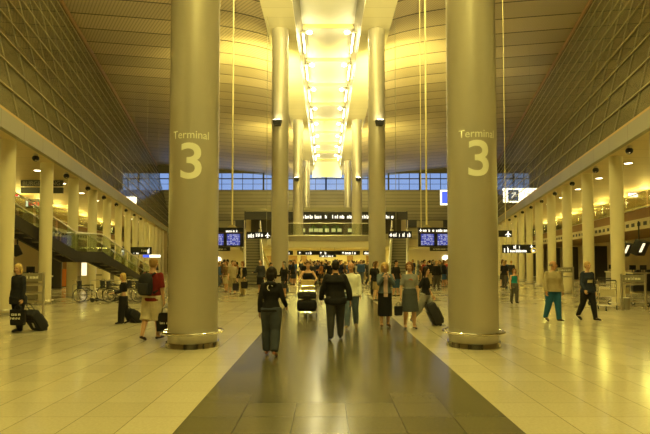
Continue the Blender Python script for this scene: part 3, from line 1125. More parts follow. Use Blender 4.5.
def crowd_person(x, y, rz, k, zone, scale=1.0):
    ms, bot = PROTO[k]
    tn, tc_ = random.choice(TOPS[:8] if zone.startswith('near') else TOPS)
    root = bpy.data.objects.new('person', ms['body'])
    link(root)
    root.location = (x, y, 0)
    root.rotation_euler = (0, 0, rz)
    root.scale = (scale,) * 3
    set_mat(root, M[random.choice(['skin', 'skin_pale', 'skin_tan'])])
    for key, nm, m in (('hair', 'hair', cloth(random.choice(HAIRS), .6)), ('top', 'top', cloth(tc_)),
                       ('bottom', {'trouser': 'trousers', 'skirt': 'skirt', 'shorts': 'shorts'}[bot], cloth(random.choice(BOTS))),
                       ('shoeL', 'shoe', cloth(BLACK, .5)), ('shoeR', 'shoe', cloth(BLACK, .5))):
        set_mat(link(bpy.data.objects.new(nm, ms[key]), root), m)
    wear = {'trouser': 'trousers', 'skirt': 'a skirt', 'shorts': 'shorts'}[bot]
    tag(root, f'distant traveller in {tn} top and {wear}, crowd {zone}', 'person', f'travellers in {tn} tops and {wear} in the crowd {zone}')
    return root


SPOTS = []


def crowd(n, x0, x1, y0, y1, zone, avoid=()):
    tries = 0
    got = 0
    while got < n and tries < 4000:
        tries += 1
        x, y = random.uniform(x0, x1), random.uniform(y0, y1)
        if any((x - a) ** 2 + (y - b) ** 2 < .75 ** 2 for a, b in SPOTS):
            continue
        if any((x - a) ** 2 + (y - b) ** 2 < r * r for a, b, r in avoid):
            continue
        SPOTS.append((x, y))
        crowd_person(x, y, random.uniform(-1.2, 1.2) + (PI if random.random() < .35 else 0), random.randrange(len(PROTO)), zone, random.uniform(.94, 1.06))
        got += 1
# ------------------------------------------------------------------ the hall
TW = 0.21                       # the side walls open outwards with distance
Y0, Y1, YA = -10.0, 90.0, 78.0  # behind the camera, end wall, end of the aisles
AX = 0.15                       # axis of the pillars


def W(side, x0, Y, Z):
    return Vector((side * (x0 + TW * Y), Y, Z))


def wall_box(bm, side, xa, xb, ya, yb, za, zb):
    """solid following the side wall's direction"""
    p = [W(side, xa, ya, za), W(side, xb, ya, za), W(side, xb, yb, za), W(side, xa, yb, za)]
    return prism(bm, p, (0, 0, zb - za))


# floor
bm = nb()
SX0, SX1, SYE = -1.59, 2.07, 58.0
fl = quad(bm, (-46, Y0, 0), (SX0, Y0, 0), (SX0, Y1, 0), (-46, Y1, 0))
f2 = quad(bm, (SX0, Y0, 0), (SX1, Y0, 0), (SX1, SYE, 0), (SX0, SYE, 0))
f3 = quad(bm, (SX1, Y0, 0), (46, Y0, 0), (46, Y1, 0), (SX1, Y1, 0))
f4 = quad(bm, (SX0, SYE, 0), (SX1, SYE, 0), (SX1, Y1, 0), (SX0, Y1, 0))
f2.material_index = 1
struct(mk('floor', bm, [M['floor_light'], M['floor_strip']], smooth=False), 'polished beige tile floor with a dark granite strip down the middle')


def roof_z(q, Y):
    return 16.25 + .62 * (1 - math.exp(-q / 2.2)) + .075 * q - max(0, Y - 33) * .018


GB, GT = (6.5, 6.4), (9.4, 17.6)   # foot and head of the glazed wall (offset, height)

for side, nm in ((-1, 'left'), (1, 'right')):
    # main ceiling wing
    bm = nb()
    cols = [0, .4, .9, 1.5, 2.3, 3.3, 4.6, 6.5, 9, 12, 16, 20, 26, 32]
    ys = [Y0 + (Y1 + 2 - Y0) * i / 24 for i in range(25)]
    grid = []
    for y in ys:
        lim = 16.2 + TW * y - 3.75
        grid.append([bm.verts.new((AX * 1 + side * (3.75 + min(q, lim)), y, roof_z(min(q, lim), y))) for q in cols])
    for a, b in zip(grid, grid[1:]):
        for j in range(len(cols) - 1):
            if (a[j].co - a[j + 1].co).length > 1e-4 and (b[j].co - b[j + 1].co).length > 1e-4:
                bm.faces.new((a[j], a[j + 1], b[j + 1], b[j]))
            elif (b[j].co - b[j + 1].co).length > 1e-4:
                bm.faces.new((a[j], b[j + 1], b[j]))
    bmesh.ops.remove_doubles(bm, verts=bm.verts[:], dist=1e-4)
    struct(mk('ceiling_' + nm, bm, M['roof']))
    # outer wall of the aisle and of the space above
    bm = nb()
    wall_box(bm, side, 15, 15.3, Y0, Y1, 0, 5.95)
    f = len(bm.faces)
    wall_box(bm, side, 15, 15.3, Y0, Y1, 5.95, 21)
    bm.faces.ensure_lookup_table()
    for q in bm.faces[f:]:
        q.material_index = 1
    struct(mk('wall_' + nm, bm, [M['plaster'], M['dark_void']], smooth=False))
    # aisle ceiling and fascia
    bm = nb()
    wall_box(bm, side, 6.5, 15, Y0, YA, 5.8, 6.1)
    struct(mk('ceiling_aisle_' + nm, bm, M['aisle_ceiling'], smooth=False))
    bm = nb()
    wall_box(bm, side, 6.32, 6.5, Y0, YA, 5.78, 6.33)
    fa = mk('trim_fascia_' + nm, bm, M['fascia'], smooth=False)
    struct(fa)
    bm = nb()
    wall_box(bm, side, 6.36, 6.56, Y0, YA, 6.34, 6.44)
    mk('coping', bm, M['gold_trim'], fa, smooth=False)
    # end wall of the aisle
    bm = nb()
    wall_box(bm, side, 6.5, 15, YA, YA + .3, 0, 5.95)
    struct(mk('wall_aisle_end_' + nm, bm, M['plaster'], smooth=False))
    # glazed wall above the aisle
    bm = nb()
    quad(bm, W(side, GB[0], Y0, GB[1]), W(side, GB[0], Y1, GB[1]), W(side, GT[0], Y1, GT[1]), W(side, GT[0], Y0, GT[1]))
    gl = struct(mk('window_glazed_wall_' + nm, bm, M['wall_glass'], smooth=False))
    bm = nb()
    for i in range(1, 11):
        t = i / 10.6
        x0, z = GB[0] + t * (GT[0] - GB[0]), GB[1] + t * (GT[1] - GB[1])
        wall_box(bm, side, x0 - .07, x0 - .02, Y0, Y1, z - .018, z + .018)
    mk('transom', bm, M['rail_line'], gl, smooth=False)
    bm = nb()
    y = 2.0
    while y < Y1:
        T(bm, [W(side, GB[0] - .03, y, GB[1]), W(side, GT[0] - .03, y, GT[1])], .014, 4)
        y += 2.0
    mk('mullion', bm, M['fascia'], gl, smooth=False)
    bm = nb()
    T(bm, [W(side, GT[0] - .05, Y0, GT[1]), W(side, GT[0] - .05, Y1, GT[1])], .16, 6)
    mk('head_trim', bm, M['brown'], gl, smooth=False)
    # roof beam soffit over the pillars, trough side
    bm = nb()
    x0, x1 = AX + side * 2.02, AX + side * 3.78
    BB(bm, (min(x0, x1), Y0, 16.0), (max(x0, x1), 80, 16.25))
    struct(mk('trim_beam_' + nm, bm, M['soffit'], smooth=False))
    bm = nb()
    prism(bm, [(AX + side * 1.72, Y0, 17.55), (AX + side * 2.02, Y0, 16.24), (AX + side * 2.14, Y0, 16.24), (AX + side * 1.86, Y0, 17.55)], (0, Y1 - Y0, 0))
    struct(mk('trim_trough_' + nm, bm, M['fascia'], smooth=False))
    # beam beyond the last pillar
    bm = nb()
    BB(bm, (min(x0, x1), 80, 16.0), (max(x0, x1), Y1, 16.25))
    struct(mk('trim_beam_end_' + nm, bm, M['back_wall'], smooth=False))

bm = nb()
BB(bm, (AX - 2.4, Y0, 17.5), (AX + 2.4, Y1, 17.7))
struct(mk('ceiling_trough', bm, M['trough'], smooth=False))
k = 0
for i in range(-7, 9):
    y = 35.5 + 6 * i
    bm = nb()
    prism(bm, [(AX - 1.72, y, 17.24), (AX + 1.72, y, 17.24), (AX + 1.62, y, 17.5), (AX - 1.62, y, 17.5)], (0, .12, 0))
    k += 1
    struct(mk('trim_rib_%d' % k, bm, M['rib'], smooth=False))
    # sloping reflector leaf from each rib
    bm = nb()
    prism(bm, [(AX - 1.6, y + .17, 17.36), (AX + 1.6, y + .17, 17.36), (AX + 1.6, y + .17, 17.39), (AX - 1.6, y + .17, 17.39)], (0, 5.7, .08))
    struct(mk('ceiling_leaf_%d' % k, bm, M['trough'], smooth=False))
bm = nb()
BB(bm, (AX - 2.3, 85.4, 14.9), (AX + 2.3, 85.6, 17.5))
struct(mk('trim_trough_end', bm, M['trough'], smooth=False))

# end wall with clerestory
bm = nb()
BB(bm, (-48, Y1, 0), (48, Y1 + .4, 13.4))
struct(mk('wall_back', bm, M['back_wall'], smooth=False))
for nm, a, b in (('left', -47, 0), ('right', 0, 47)):
    bm = nb()
    BB(bm, (a, Y1 + .1, 13.4), (b, Y1 + .14, 16.3))
    wn = struct(mk('window_clerestory_' + nm, bm, M['win_glass'], smooth=False))
    bm = nb()
    x = a
    i = 0
    while x <= b + .01:
        t = .26 if i % 3 == 0 else .06
        BB(bm, (x - t / 2, Y1, 13.4), (x + t / 2, Y1 + .3, 16.3))
        x += 47 / 27
        i += 1
    BB(bm, (a, Y1, 13.4), (b, Y1 + .3, 13.5))
    BB(bm, (a, Y1, 15.3), (b, Y1 + .3, 15.45))
    BB(bm, (a, Y1 + .05, 14.45), (b, Y1 + .2, 14.5))
    mk('mullion', bm, M['mullion'], wn, smooth=False)
bm = nb()
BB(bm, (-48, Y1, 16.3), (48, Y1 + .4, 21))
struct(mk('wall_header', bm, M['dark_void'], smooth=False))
bm = nb()
BB(bm, (-20, Y0 - .4, 0), (20, Y0, 21))
struct(mk('wall_front', bm, M['dark_void'], smooth=False))

# ------------------------------------------------------------------ pillars
PIL = [(11.5, 0), (33.0, 0), (54.5, 3.85), (77.0, 0)]
PR = .515


def bent_text(body, h, r, z, dx=0.0, wide=1.0, bold=0.0):
    bm = text_bm(body, h, bold)
    for v in bm.verts:
        v.co.x *= wide
    xs = [v.co.x for v in bm.verts]
    x, x1 = min(xs), max(xs)
    while x < x1:
        x += .03
        bmesh.ops.bisect_plane(bm, geom=bm.verts[:] + bm.edges[:] + bm.faces[:], plane_co=(x, 0, 0), plane_no=(1, 0, 0))
    for v in bm.verts:
        a = (v.co.x + dx) / r
        v.co = Vector((r * math.sin(a), -r * math.cos(a), v.co.z + z))
    return bm


for i, (y, zb) in enumerate(PIL):
    for side in (-1, 1):
        x = AX + side * 2.96
        root = empty('pillar', (x, y, zb))
        where = 'stair side' if side < 0 else 'check-in side'
        lab = ['big round metal-clad pillar lettered with the terminal number in front on the %s', 'second big round pillar of the %s row beside the escalator',
               'third round pillar of the %s row standing on the upper gallery', 'last round pillar of the %s row behind the gallery shop'][i] % where
        tag(root, lab, 'pillar', 'round pillars under the roof beams')
        bm = nb()
        CYL(bm, (0, 0, .0), PR, 15.985 - zb, 64)
        mk('shaft', bm, M['pillar'], root)
        if i < 2:
            bm = nb()
            CYL(bm, (0, 0, 0), PR + .05, .10, 64, PR + .035)
            mk('base_plate', bm, M['chrome'], root)
            bm = nb()
            RING(bm, (0, 0, .30), PR + .11, .028, 64, seg=10)
            for a in range(6):
                q = a * PI / 3 + .3
                T(bm, [(PR * math.cos(q), PR * math.sin(q), .30), ((PR + .11) * math.cos(q), (PR + .11) * math.sin(q), .30)], .014, 6)
            mk('bumper_ring', bm, M['chrome'], root)
        if i == 0:
            dz = .0 if side < 0 else .055
            mk('lettering', bent_text('Terminal', .162, PR + .004, 4.29 + dz * .45, .035 if side < 0 else .0, .97, .006), M['letter'], root, smooth=False)['label'] = 'cream word lettering'
            mk('lettering', bent_text('3', .72, PR + .004, 3.475 + dz, .06 if side < 0 else .02, 1.10, .014), M['letter'], root, smooth=False)['label'] = 'large cream numeral'
        if i in (1, 2):
            zz = (10.2, 10.0)[i - 1]
            a = R(-100) if side < 0 else R(-80)
            d = Vector((math.cos(a), math.sin(a), 0))
            s = empty('wall_lamp', (x + d.x * PR, y + d.y * PR, zz), a + PI / 2)
            tag(s, 'small black box uplighter on the %s pillar of the %s row' % (('second', 'third')[i - 1], where), 'lamp', 'uplighters on the pillars')
            bm = nb()
            prism(bm, [(-.26, -.02, .0), (.26, -.02, .0), (.18, -.02, -.32), (-.18, -.02, -.32)], (0, -.36, 0))
            mk('housing', bm, M['dark_metal'], s, smooth=False)
            bm = nb()
            BB(bm, (-.2, -.34, .005), (.2, -.06, .02))
            mk('lens', bm, M['flood_lamp'], s, smooth=False)

# colonnades
for side, y, st, n in ((-1, 18.0, 4.3, 14), (1, 16.8, 4.1, 15)):
    for i in range(n):
        yy = y + st * i
        if yy > YA - .6:
            break
        root = empty('column', W(side, 6.86, yy, 0))
        where = 'stair' if side < 0 else 'check-in'
        tag(root, 'cream round column of the %s side colonnade, %s from the camera' % (where, ORD[i]), 'column', 'cream columns of the %s side' % where)
        bm = nb()
        CYL(bm, (0, 0, 0), .245, 5.8, 32)
        mk('shaft', bm, M['white_col'], root)
        bm = nb()
        RING(bm, (0, 0, .16), .33, .02, 32, seg=6)
        for q in range(4):
            a = q * PI / 2 + .4
            T(bm, [(.24 * math.cos(a), .24 * math.sin(a), .16), (.33 * math.cos(a), .33 * math.sin(a), .16)], .012, 5)
        mk('bumper_ring', bm, M['steel'], root)
        bm = nb()
        CYL(bm, (0, 0, 0), .27, .06, 32)
        mk('base_plate', bm, M['steel'], root)

# dark dome fittings under the fascia, and downlights in the aisle ceilings
NUM = ORD
for side, y, st in ((-1, 16.0, 4.3), (1, 18.9, 4.1)):
    where = 'stair' if side < 0 else 'check-in'
    for i in range(9):
        d = empty('spotlight', W(side, 6.68, y + st * i, 5.8))
        tag(d, 'dark ball spotlight under the %s side fascia, %s from the camera' % (where, NUM[i]), 'spotlight', 'ball spotlights under the %s side fascia' % where)
        bm = nb()
        CYL(bm, (0, 0, -.08), .08, .08, 20)
        mk('mount', bm, M['steel'], d)
        bm = nb()
        ELL(bm, (0, 0, -.17), (.125, .125, .12), None, 20, 14)
        mk('ball', bm, M['dark_metal'], d)
        bm = nb()
        CYL(bm, (-side * .06, -.06, -.275), .06, .03, 16, axis='z')
        mk('lens', bm, M['chrome'], d)


def light(kind, name, loc, energy, col=(1.0, .87, .22), size=.2, rot=None, spot=None, sizey=None, blend=.6):
    d = bpy.data.lights.new(name, kind)
    d.energy = energy
    d.color = col
    if kind == 'AREA':
        d.shape = 'RECTANGLE' if sizey else 'DISK'
        d.size = size
        if sizey:
            d.size_y = sizey
    else:
        d.shadow_soft_size = size
    if kind == 'SPOT':
        d.spot_size = spot
        d.spot_blend = blend
    o = bpy.data.objects.new(name, d)
    o.location = loc
    if rot:
        o.rotation_euler = rot
    COL.objects.link(o)
    return o


WARM = (1.0, .86, .20)
for side in (-1, 1):
    where = 'stair' if side < 0 else 'check-in'
    y = 14.0 if side > 0 else 15.8
    for i in range(12):
        yy = y + 4.1 * i
        p = W(side, 7.8, yy, 5.8)
        d = empty('downlight', p)
        tag(d, 'round recessed downlight in the %s side aisle ceiling, %s from the camera' % (where, NUM[i]), 'lamp', 'downlights of the %s side aisle' % where)
        bm = nb()
        RING(bm, (0, 0, -.012), .17, .02, 24, seg=6)
        mk('trim_ring', bm, M['steel'], d)
        bm = nb()
        CYL(bm, (0, 0, -.02), .155, .018, 24)
        mk('lens', bm, M['down_lamp'], d)
        light('SPOT', 'downlight_beam', p + Vector((0, 0, -.06)), 110 if i < 4 else 220, WARM, .12, None, R(150), blend=.9)
        light('POINT', 'aisle_glow', W(side, 11.6, yy, 5.3), 85 if i < 4 else 140, WARM, .3)

# trough luminaires
for i in range(0, 8):
    y = 35.5 + 6 * i - .25
    for side in (-1, 1):
        d = empty('trough_luminaire', (AX + side * 1.66, y, 16.80))
        where = 'stair' if side < 0 else 'check-in'
        tag(d, 'bright tube and flood fitting on the %s side of the roof trough, %s along' % (where, NUM[i]), 'lamp', 'fittings along the roof trough')
        bm = nb()
        BB(bm, (-.05, -.1, -.02), (.05, 3.3, .06))
        mk('housing', bm, M['cream'], d, smooth=False)
        bm = nb()
        T(bm, [(0, .1, -.07), (0, 3.2, -.07)], .05, 8)
        mk('tube', bm, M['tube_lamp'], d)
        bm = nb()
        T(bm, [(side * .30, 0, .0), (0, 0, 0), (-side * .34, 0, .02)], .03, 8)
        mk('arm', bm, M['cream'], d)
        bm = nb()
        ELL(bm, (-side * .42, 0, .02), (.18, .15, .12), None, 14, 9)
        mk('flood_lens', bm, M['flood_lamp'], d)
TROUGH_W, DOWN_W = 58, 700
for i in range(-6, 9):
    y = 35.5 + 6 * i
    for side in (-1, 1):
        light('POINT', 'trough_flood', (AX + side * 1.28, y - .25, 16.5), TROUGH_W, (1.0, .91, .48), .12)
        light('SPOT', 'trough_downlight', (AX + side * 1.28, y - .25, 16.3), DOWN_W * (2.6 if i < -4 else 1.0), (1.0, .87, .22), .2, None, R(150), blend=1.0)
for (y, zb) in PIL + [(-6, 0)]:
    for side in (-1, 1):
        # uplighters on the back of the pillar throw their beam along the beam soffit
        for dist, en in ((6.5, 4200), (11.5, 8500)):
            p0, p1 = Vector((AX + side * 2.35, y + .55, 10.35)), Vector((AX + side * 3.25, y + dist, 16.0))
            q = (p1 - p0).to_track_quat('-Z', 'Y').to_euler()
            light('SPOT', 'pillar_uplight', p0, en, (1.0, .93, .50), .12, q, R(34), blend=1.0)
        light('SPOT', 'pillar_uplight', (AX + side * 2.96, y - .75, 10.35), 260, (1.0, .90, .40), .12, (PI + R(10), side * R(8), 0), R(70), blend=1.0)
        # floods washing the roof wing on both sides of the pillar
        for tilt, out, en in ((30, 20, 2600), (56, 18, 20000 if y < 50 else 14000 if y < 70 else 1500)):
            light('SPOT', 'wing_flood', (AX + side * 3.75, y + .6, 10.4), en, (1.0, .87, .26), .2, (PI + R(-tilt), side * R(out), 0), R(84), blend=1.0)

# world: dusk sky
w = bpy.data.worlds.new('dusk')
SC.world = w
w.use_nodes = True
nt = w.node_tree
bg = nt.nodes['Background']
bg.inputs[0].default_value = (.30, .45, .80, 1)
bg.inputs[1].default_value = .95
# ------------------------------------------------------------------ gallery
ZG = 3.85
GF, GK = 46.0, 42.5            # centre front, flank front
bm = nb()
for a, b, y in ((-4.6, 4.6, GF), (-9.2, -4.6, GK), (4.6, 9.2, GK)):
    BB(bm, (a, y + .12, 3.0), (b, 63, ZG))
gal = struct(mk('floor_gallery', bm, M['cream'], smooth=False), 'cream gallery deck between the pillars')
bm = nb()
BB(bm, (-4.6, GF, 3.42), (4.6, GF + .12, ZG))
for a, b in ((-9.2, -4.6), (4.6, 9.2)):
    BB(bm, (a, GK, 3.42), (b, GK + .12, ZG))
mk('metal_edge', bm, M['slab_edge'], gal, smooth=False)
bm = nb()
BB(bm, (-4.6, GF + .04, 2.86), (4.6, GF + .12, 3.42))
for a, b in ((-9.2, -4.6), (4.6, 9.2)):
    BB(bm, (a, GK + .04, 2.86), (b, GK + .12, 3.42))
mk('edge_board', bm, M['cream'], gal, smooth=False)


def railing(label, p0, p1, z, h=1.08, group=None):
    p0, p1 = Vector(p0), Vector(p1)
    root = empty('glass_railing', (*((p0 + p1) / 2).xy, z))
    tag(root, label, 'railing', group)
    L = (p1 - p0).length
    d = (p1 - p0).normalized()
    o = root.location
    n = max(1, round(L / 1.5))
    w_ = L / n
    nrm = Vector((-d.y, d.x, 0))
    for i in range(n):
        a, b = p0 + d * (w_ * i + .03), p0 + d * (w_ * (i + 1) - .03)
        bm = nb()
        q = [Vector((v.x - o.x, v.y - o.y, 0)) for v in (a, b)]
        prism(bm, [q[0] + Vector((0, 0, .06)), q[1] + Vector((0, 0, .06)), q[1] + Vector((0, 0, h - .04)), q[0] + Vector((0, 0, h - .04))], nrm * .012)
        mk('glass_panel', bm, M['glass'], root, smooth=False)
    bm = nb()
    T(bm, [Vector((v.x - o.x, v.y - o.y, h)) for v in (p0, p1)], .03, 8)
    mk('handrail', bm, M['steel'], root)
    bm = nb()
    T(bm, [Vector((v.x - o.x, v.y - o.y, .04)) for v in (p0, p1)], .035, 4)
    mk('base_rail', bm, M['steel'], root)
    return root


railing('glass railing along the front of the central gallery', (-4.6, GF + .1, 0), (4.6, GF + .1, 0), ZG)
for side in (-1, 1):
    where = 'stair' if side < 0 else 'check-in'
    # solid parapet beside the escalator landings
    bm = nb()
    a, b = sorted((side * 7.15, side * 9.2))
    BB(bm, (a, GK, ZG), (b, GK + .12, ZG + 1.05))
    struct(mk('trim_parapet_' + ('left' if side < 0 else 'right'), bm, M['grey_panel'], smooth=False))
    # balcony of the aisle
    bm = nb()
    wall_box(bm, side, 10.38, 15, 8, YA, 3.4, 4.42)
    bal = struct(mk('floor_balcony_' + ('left' if side < 0 else 'right'), bm, M['brown'], smooth=False))
    bm = nb()
    wall_box(bm, side, 10.28, 10.38, 8, YA, 3.38, 3.92)
    mk('edge_board', bm, M['cream'], bal, smooth=False)
    bm = nb()
    y = 9.0
    while y < 60:
        wall_box(bm, side, 10.262, 10.282, y, y + .42, 3.55, 3.74)
        y += .85
    mk('vent_slot', bm, M['dark_panel'], bal, smooth=False)
    bm = nb()
    wall_box(bm, side, 10.33, 10.38, 8, YA, 3.92, 4.42)
    mk('fascia_board', bm, M['brown'], bal, smooth=False)
    for j, (a, b) in enumerate(((9, 25.5), (30, 45.9), (46.1, 62))) if side < 0 else enumerate(((9, 26.9), (27.1, 44.9), (45.1, 62))):
        railing('glass balustrade of the %s side balcony, %s stretch from the camera' % (where, ORD[j]), W(side, 10.4, a, 0), W(side, 10.4, b, 0), 4.42, .86)
    # far gallery at the end wall
    bm = nb()
    a, b = sorted((side * 10.5, side * 23.2))
    BB(bm, (a, 80, 3.2), (b, Y1, 3.9))
    struct(mk('floor_far_gallery_' + ('left' if side < 0 else 'right'), bm, M['cream'], smooth=False))
    railing('thin railing of the far gallery at the end wall on the %s side' % where, (a, 80.1, 0), (b, 80.1, 0), 3.9, 1.3)
    bm = nb()
    BB(bm, (a, 86, 0), (b, 86.2, 3.2))
    struct(mk('wall_far_' + ('left' if side < 0 else 'right'), bm, M['brown'] if side < 0 else M['plaster'], smooth=False))
    bm = nb()
    BB(bm, (a, 89.0, 7.2), (b, 89.9, 8.4))
    struct(mk('trim_far_dark_band_' + ('left' if side < 0 else 'right'), bm, M['dark_panel'], smooth=False))  # dark band across the end wall above the far gallery
    for j in range(2):
        x = side * (27.3 - j * 4.2) if side < 0 else 24 - j * 4.2
        d = bpy.data.objects
        bm = nb()
        BB(bm, (x - 1.0, 89.7, 3.9), (x + 1.0, 89.95, 6.9))
        o = struct(mk('door_%d' % (1 + j + (2 if side > 0 else 0)), bm, M['cream'], smooth=False), 'cream double door on the far gallery')
        bm = nb()
        BB(bm, (x - .02, 89.66, 3.95), (x + .02, 89.7, 6.85))
        BB(bm, (x + .12, 89.62, 4.9), (x + .16, 89.7, 5.3))
        mk('door_handle', bm, M['steel'], o, smooth=False)
    light('AREA', 'far_gallery_light', (side * 17, 85, 7.0), 260, WARM, 6, (0, 0, 0), sizey=2)
    light('AREA', 'far_passage_light', (side * 17, 82, 3.1), 420, WARM, 8, (0, 0, 0), sizey=2)

# wall and ceiling behind the crowd under the gallery
bm = nb()
BB(bm, (-14.5, 62.2, 0), (14.5, 62.5, 3.0))
BB(bm, (-9.2, 62.2, 3.0), (9.2, 62.5, 7.4))
struct(mk('wall_passage', bm, M['plaster'], smooth=False))
for i, (a, b) in enumerate(((-4.3, -3.3), (-2.9, -2.2), (2.4, 3.1), (4.6, 5.8), (-7.6, -6.2))):
    bm = nb()
    BB(bm, (a, 62.0, 0), (b, 62.2, 2.3))
    o = struct(mk('door_%d' % (5 + i), bm, M['brown'], smooth=False), 'brown door in the passage wall under the gallery')
    bm = nb()
    BB(bm, (b - .14, 61.93, 1.0), (b - .1, 62.0, 1.15))
    mk('door_handle', bm, M['steel'], o, smooth=False)
for x in (-6.9, -3, 0, 3, 6.9):
    for y in (47.5, 54, 59.5):
        light('AREA', 'passage_light', (x, y, 2.83 if y < 47 else 2.95), 110, (1.0, .86, .20), 1.2, (0, 0, 0), sizey=1.2)
for i, (x, y, lb) in enumerate(((446, 258, 'bright oval wall lamp glowing behind the crowd below the check-in side flight board'), (217.5, 259.5, 'bright oval wall lamp half hidden by the stair side front pillar'))):
    p = at(x, y, 62.0)
    root = empty('wall_lamp', (p.x, 62.1 if abs(p.x) < 9.1 else 60.5, p.z))
    tag(root, lb, 'lamp')
    if abs(p.x) > 9.1:
        root.location.y = 62.1
    bm = nb()
    ELL(bm, (0, 0, 0), (.42, .10, .32), None, 24, 12)
    mk('diffuser', bm, M['sign_panel'], root)
    bm = nb()
    BB(bm, (-.2, .06, -.15), (.2, .12, .15))
    mk('mount', bm, M['steel'], root, smooth=False)
# side returns of the space under the gallery stay open

# shop on the gallery
bm = nb()
BB(bm, (-8.6, 57, 6.05), (8.6, 57.3, 6.9))
BB(bm, (-8.6, 57.3, 6.7), (8.6, 62.2, 6.9))
hd = struct(mk('trim_shop_header', bm, M['dark_panel'], smooth=False))
bm = nb()
BB(bm, (-8.6, 56.9, 6.95), (8.6, 57.1, 7.35))
mk('gold_strip', bm, M['fascia'], hd, smooth=False)


def glyphs(bm, w, h, n, seed, y=-.012, th=.01):
    """a row of short upright and rounded marks, the size of illegible distant lettering"""
    r = random.Random(seed)
    x = -w / 2
    step = w / n
    for i in range(n):
        if r.random() < .14:
            x += step
            continue
        hh = h * (1.0 if r.random() < .35 else .72)
        ww = step * r.uniform(.55, .82)
        t = min(ww * .32, h * .2)
        BB(bm, (x, y - th, -h / 2), (x + t, y, -h / 2 + hh))
        k = r.randrange(4)
        if k != 0:
            BB(bm, (x + ww - t, y - th, -h / 2), (x + ww, y, -h / 2 + h * .72))
        if k in (1, 2):
            BB(bm, (x + t, y - th, -h / 2 + h * .72 - t), (x + ww - t, y, -h / 2 + h * .72))
        if k in (2, 3):
            BB(bm, (x + t, y - th, -h / 2), (x + ww - t, y, -h / 2 + t))
        x += step
    return bm


def plane_icon(bm, c, s, y=-.02):
    """little aeroplane pictogram pointing up"""
    P = [(0, 1), (.14, .8), (.16, .3), (.95, -.25), (.95, -.42), (.16, -.15), (.12, -.65), (.4, -.88), (.4, -1), (0, -.9)]
    pts = [(x * s, z * s) for x, z in P] + [(-x * s, z * s) for x, z in P[-2:0:-1]]
    prism(bm, [(c[0] + x, y, c[1] + z) for x, z in pts], (0, -.012, 0))


def arrow_icon(bm, c, s, y=-.02, a=0.0):
    P = [(0, 1), (.8, .15), (.8, -.2), (.18, .35), (.18, -1), (-.18, -1), (-.18, .35), (-.8, -.2), (-.8, .15)]
    ca, sa = math.cos(a), math.sin(a)
    prism(bm, [(c[0] + (x * ca - z * sa) * s, y, c[1] + (x * sa + z * ca) * s) for x, z in P], (0, -.012, 0))


def sign_at(label, x0, y0, x1, y1, Y, name='hanging_sign', mat=None, depth=.12, cat='sign', group=None):
    a, b = at(x0, y1, Y), at(x1, y0, Y)
    c = (a + b) / 2
    root = empty(name, c)
    tag(root, label, cat, group)
    w_, h_ = b.x - a.x, b.z - a.z
    bm = nb()
    BB(bm, (-w_ / 2, 0, -h_ / 2), (w_ / 2, depth, h_ / 2), .008)
    mk('panel', bm, mat or M['sign_black'], root, smooth=False)
    return root, w_, h_, FPX / Y


def px_text(root, s, cx, cy, x0, y0, x1, y1, seed, mat=None, name='lettering', n=None):
    """lettering between picture points, cx, cy = picture centre of the sign"""
    w_, h_ = (x1 - x0) / s, (y1 - y0) / s
    bm = nb()
    glyphs(bm, w_, h_, n or max(4, int(w_ / h_ * 1.5)), seed)
    o = mk(name, bm, mat or M['sign_white'], root, smooth=False)
    o.location = (((x0 + x1) / 2 - cx) / s, 0, -((y0 + y1) / 2 - cy) / s)
    return o


def px_icon(root, s, cx, cy, x, y, r, fn, mat=None, a=None):
    bm = nb()
    if a is None:
        fn(bm, (0, 0), r / s)
    else:
        fn(bm, (0, 0), r / s, -.02, a)
    o = mk('pictogram', bm, mat or M['sign_white'], root, smooth=False)
    o.location = ((x - cx) / s, 0, -(y - cy) / s)
    return o


def rods(root, xs, ztop, dy=.06, r=.018, zb=None):
    for x in xs:
        bm = nb()
        T(bm, [(x, dy, zb or .1), (x, dy, ztop - root.location.z)], r, 8)
        mk('hanger_rod', bm, M['rod'] if r > .019 else M['fascia'], root)


# shop sign strip on the gallery and things in the shop
root, w_, h_, s = sign_at('long dark shop sign band with white lettering above the gallery shop', 290, 212.5, 398, 219.5, 56.7, 'shop_sign')
for a, b, sd in ((300, 322, 3), (325, 352, 4), (356, 372, 5), (378, 394, 6)):
    px_text(root, s, 344, 216, a, 215, b, 218.5, sd)
px_icon(root, s, 344, 216, 296.5, 216.7, 2.2, plane_icon, M['sign_yellow'])
for i, x in enumerate((311, 316, 320.5, 327, 333.5, 339.5, 303, 350)):
    p = at(x, 230, 58.5)
    r_ = empty('display_counter', (p.x, p.y, ZG))
    tag(r_, 'lit food counter on the gallery, %s of the row counted from the stair side' % ORD[i], 'counter', 'lit counters in the gallery shop')
    bm = nb()
    BB(bm, (-.27, 0, 0), (.27, .5, .95))
    mk('cabinet', bm, M['dark_panel'], r_, smooth=False)
    bm = nb()
    BB(bm, (-.22, -.02, 1.0), (.22, .2, 1.35))
    mk('lit_panel', bm, M['shop_glow'], r_, smooth=False)
    bm = nb()
    BB(bm, (-.25, 0, .95), (.25, .45, 1.0))
    mk('top', bm, M['steel'], r_, smooth=False)
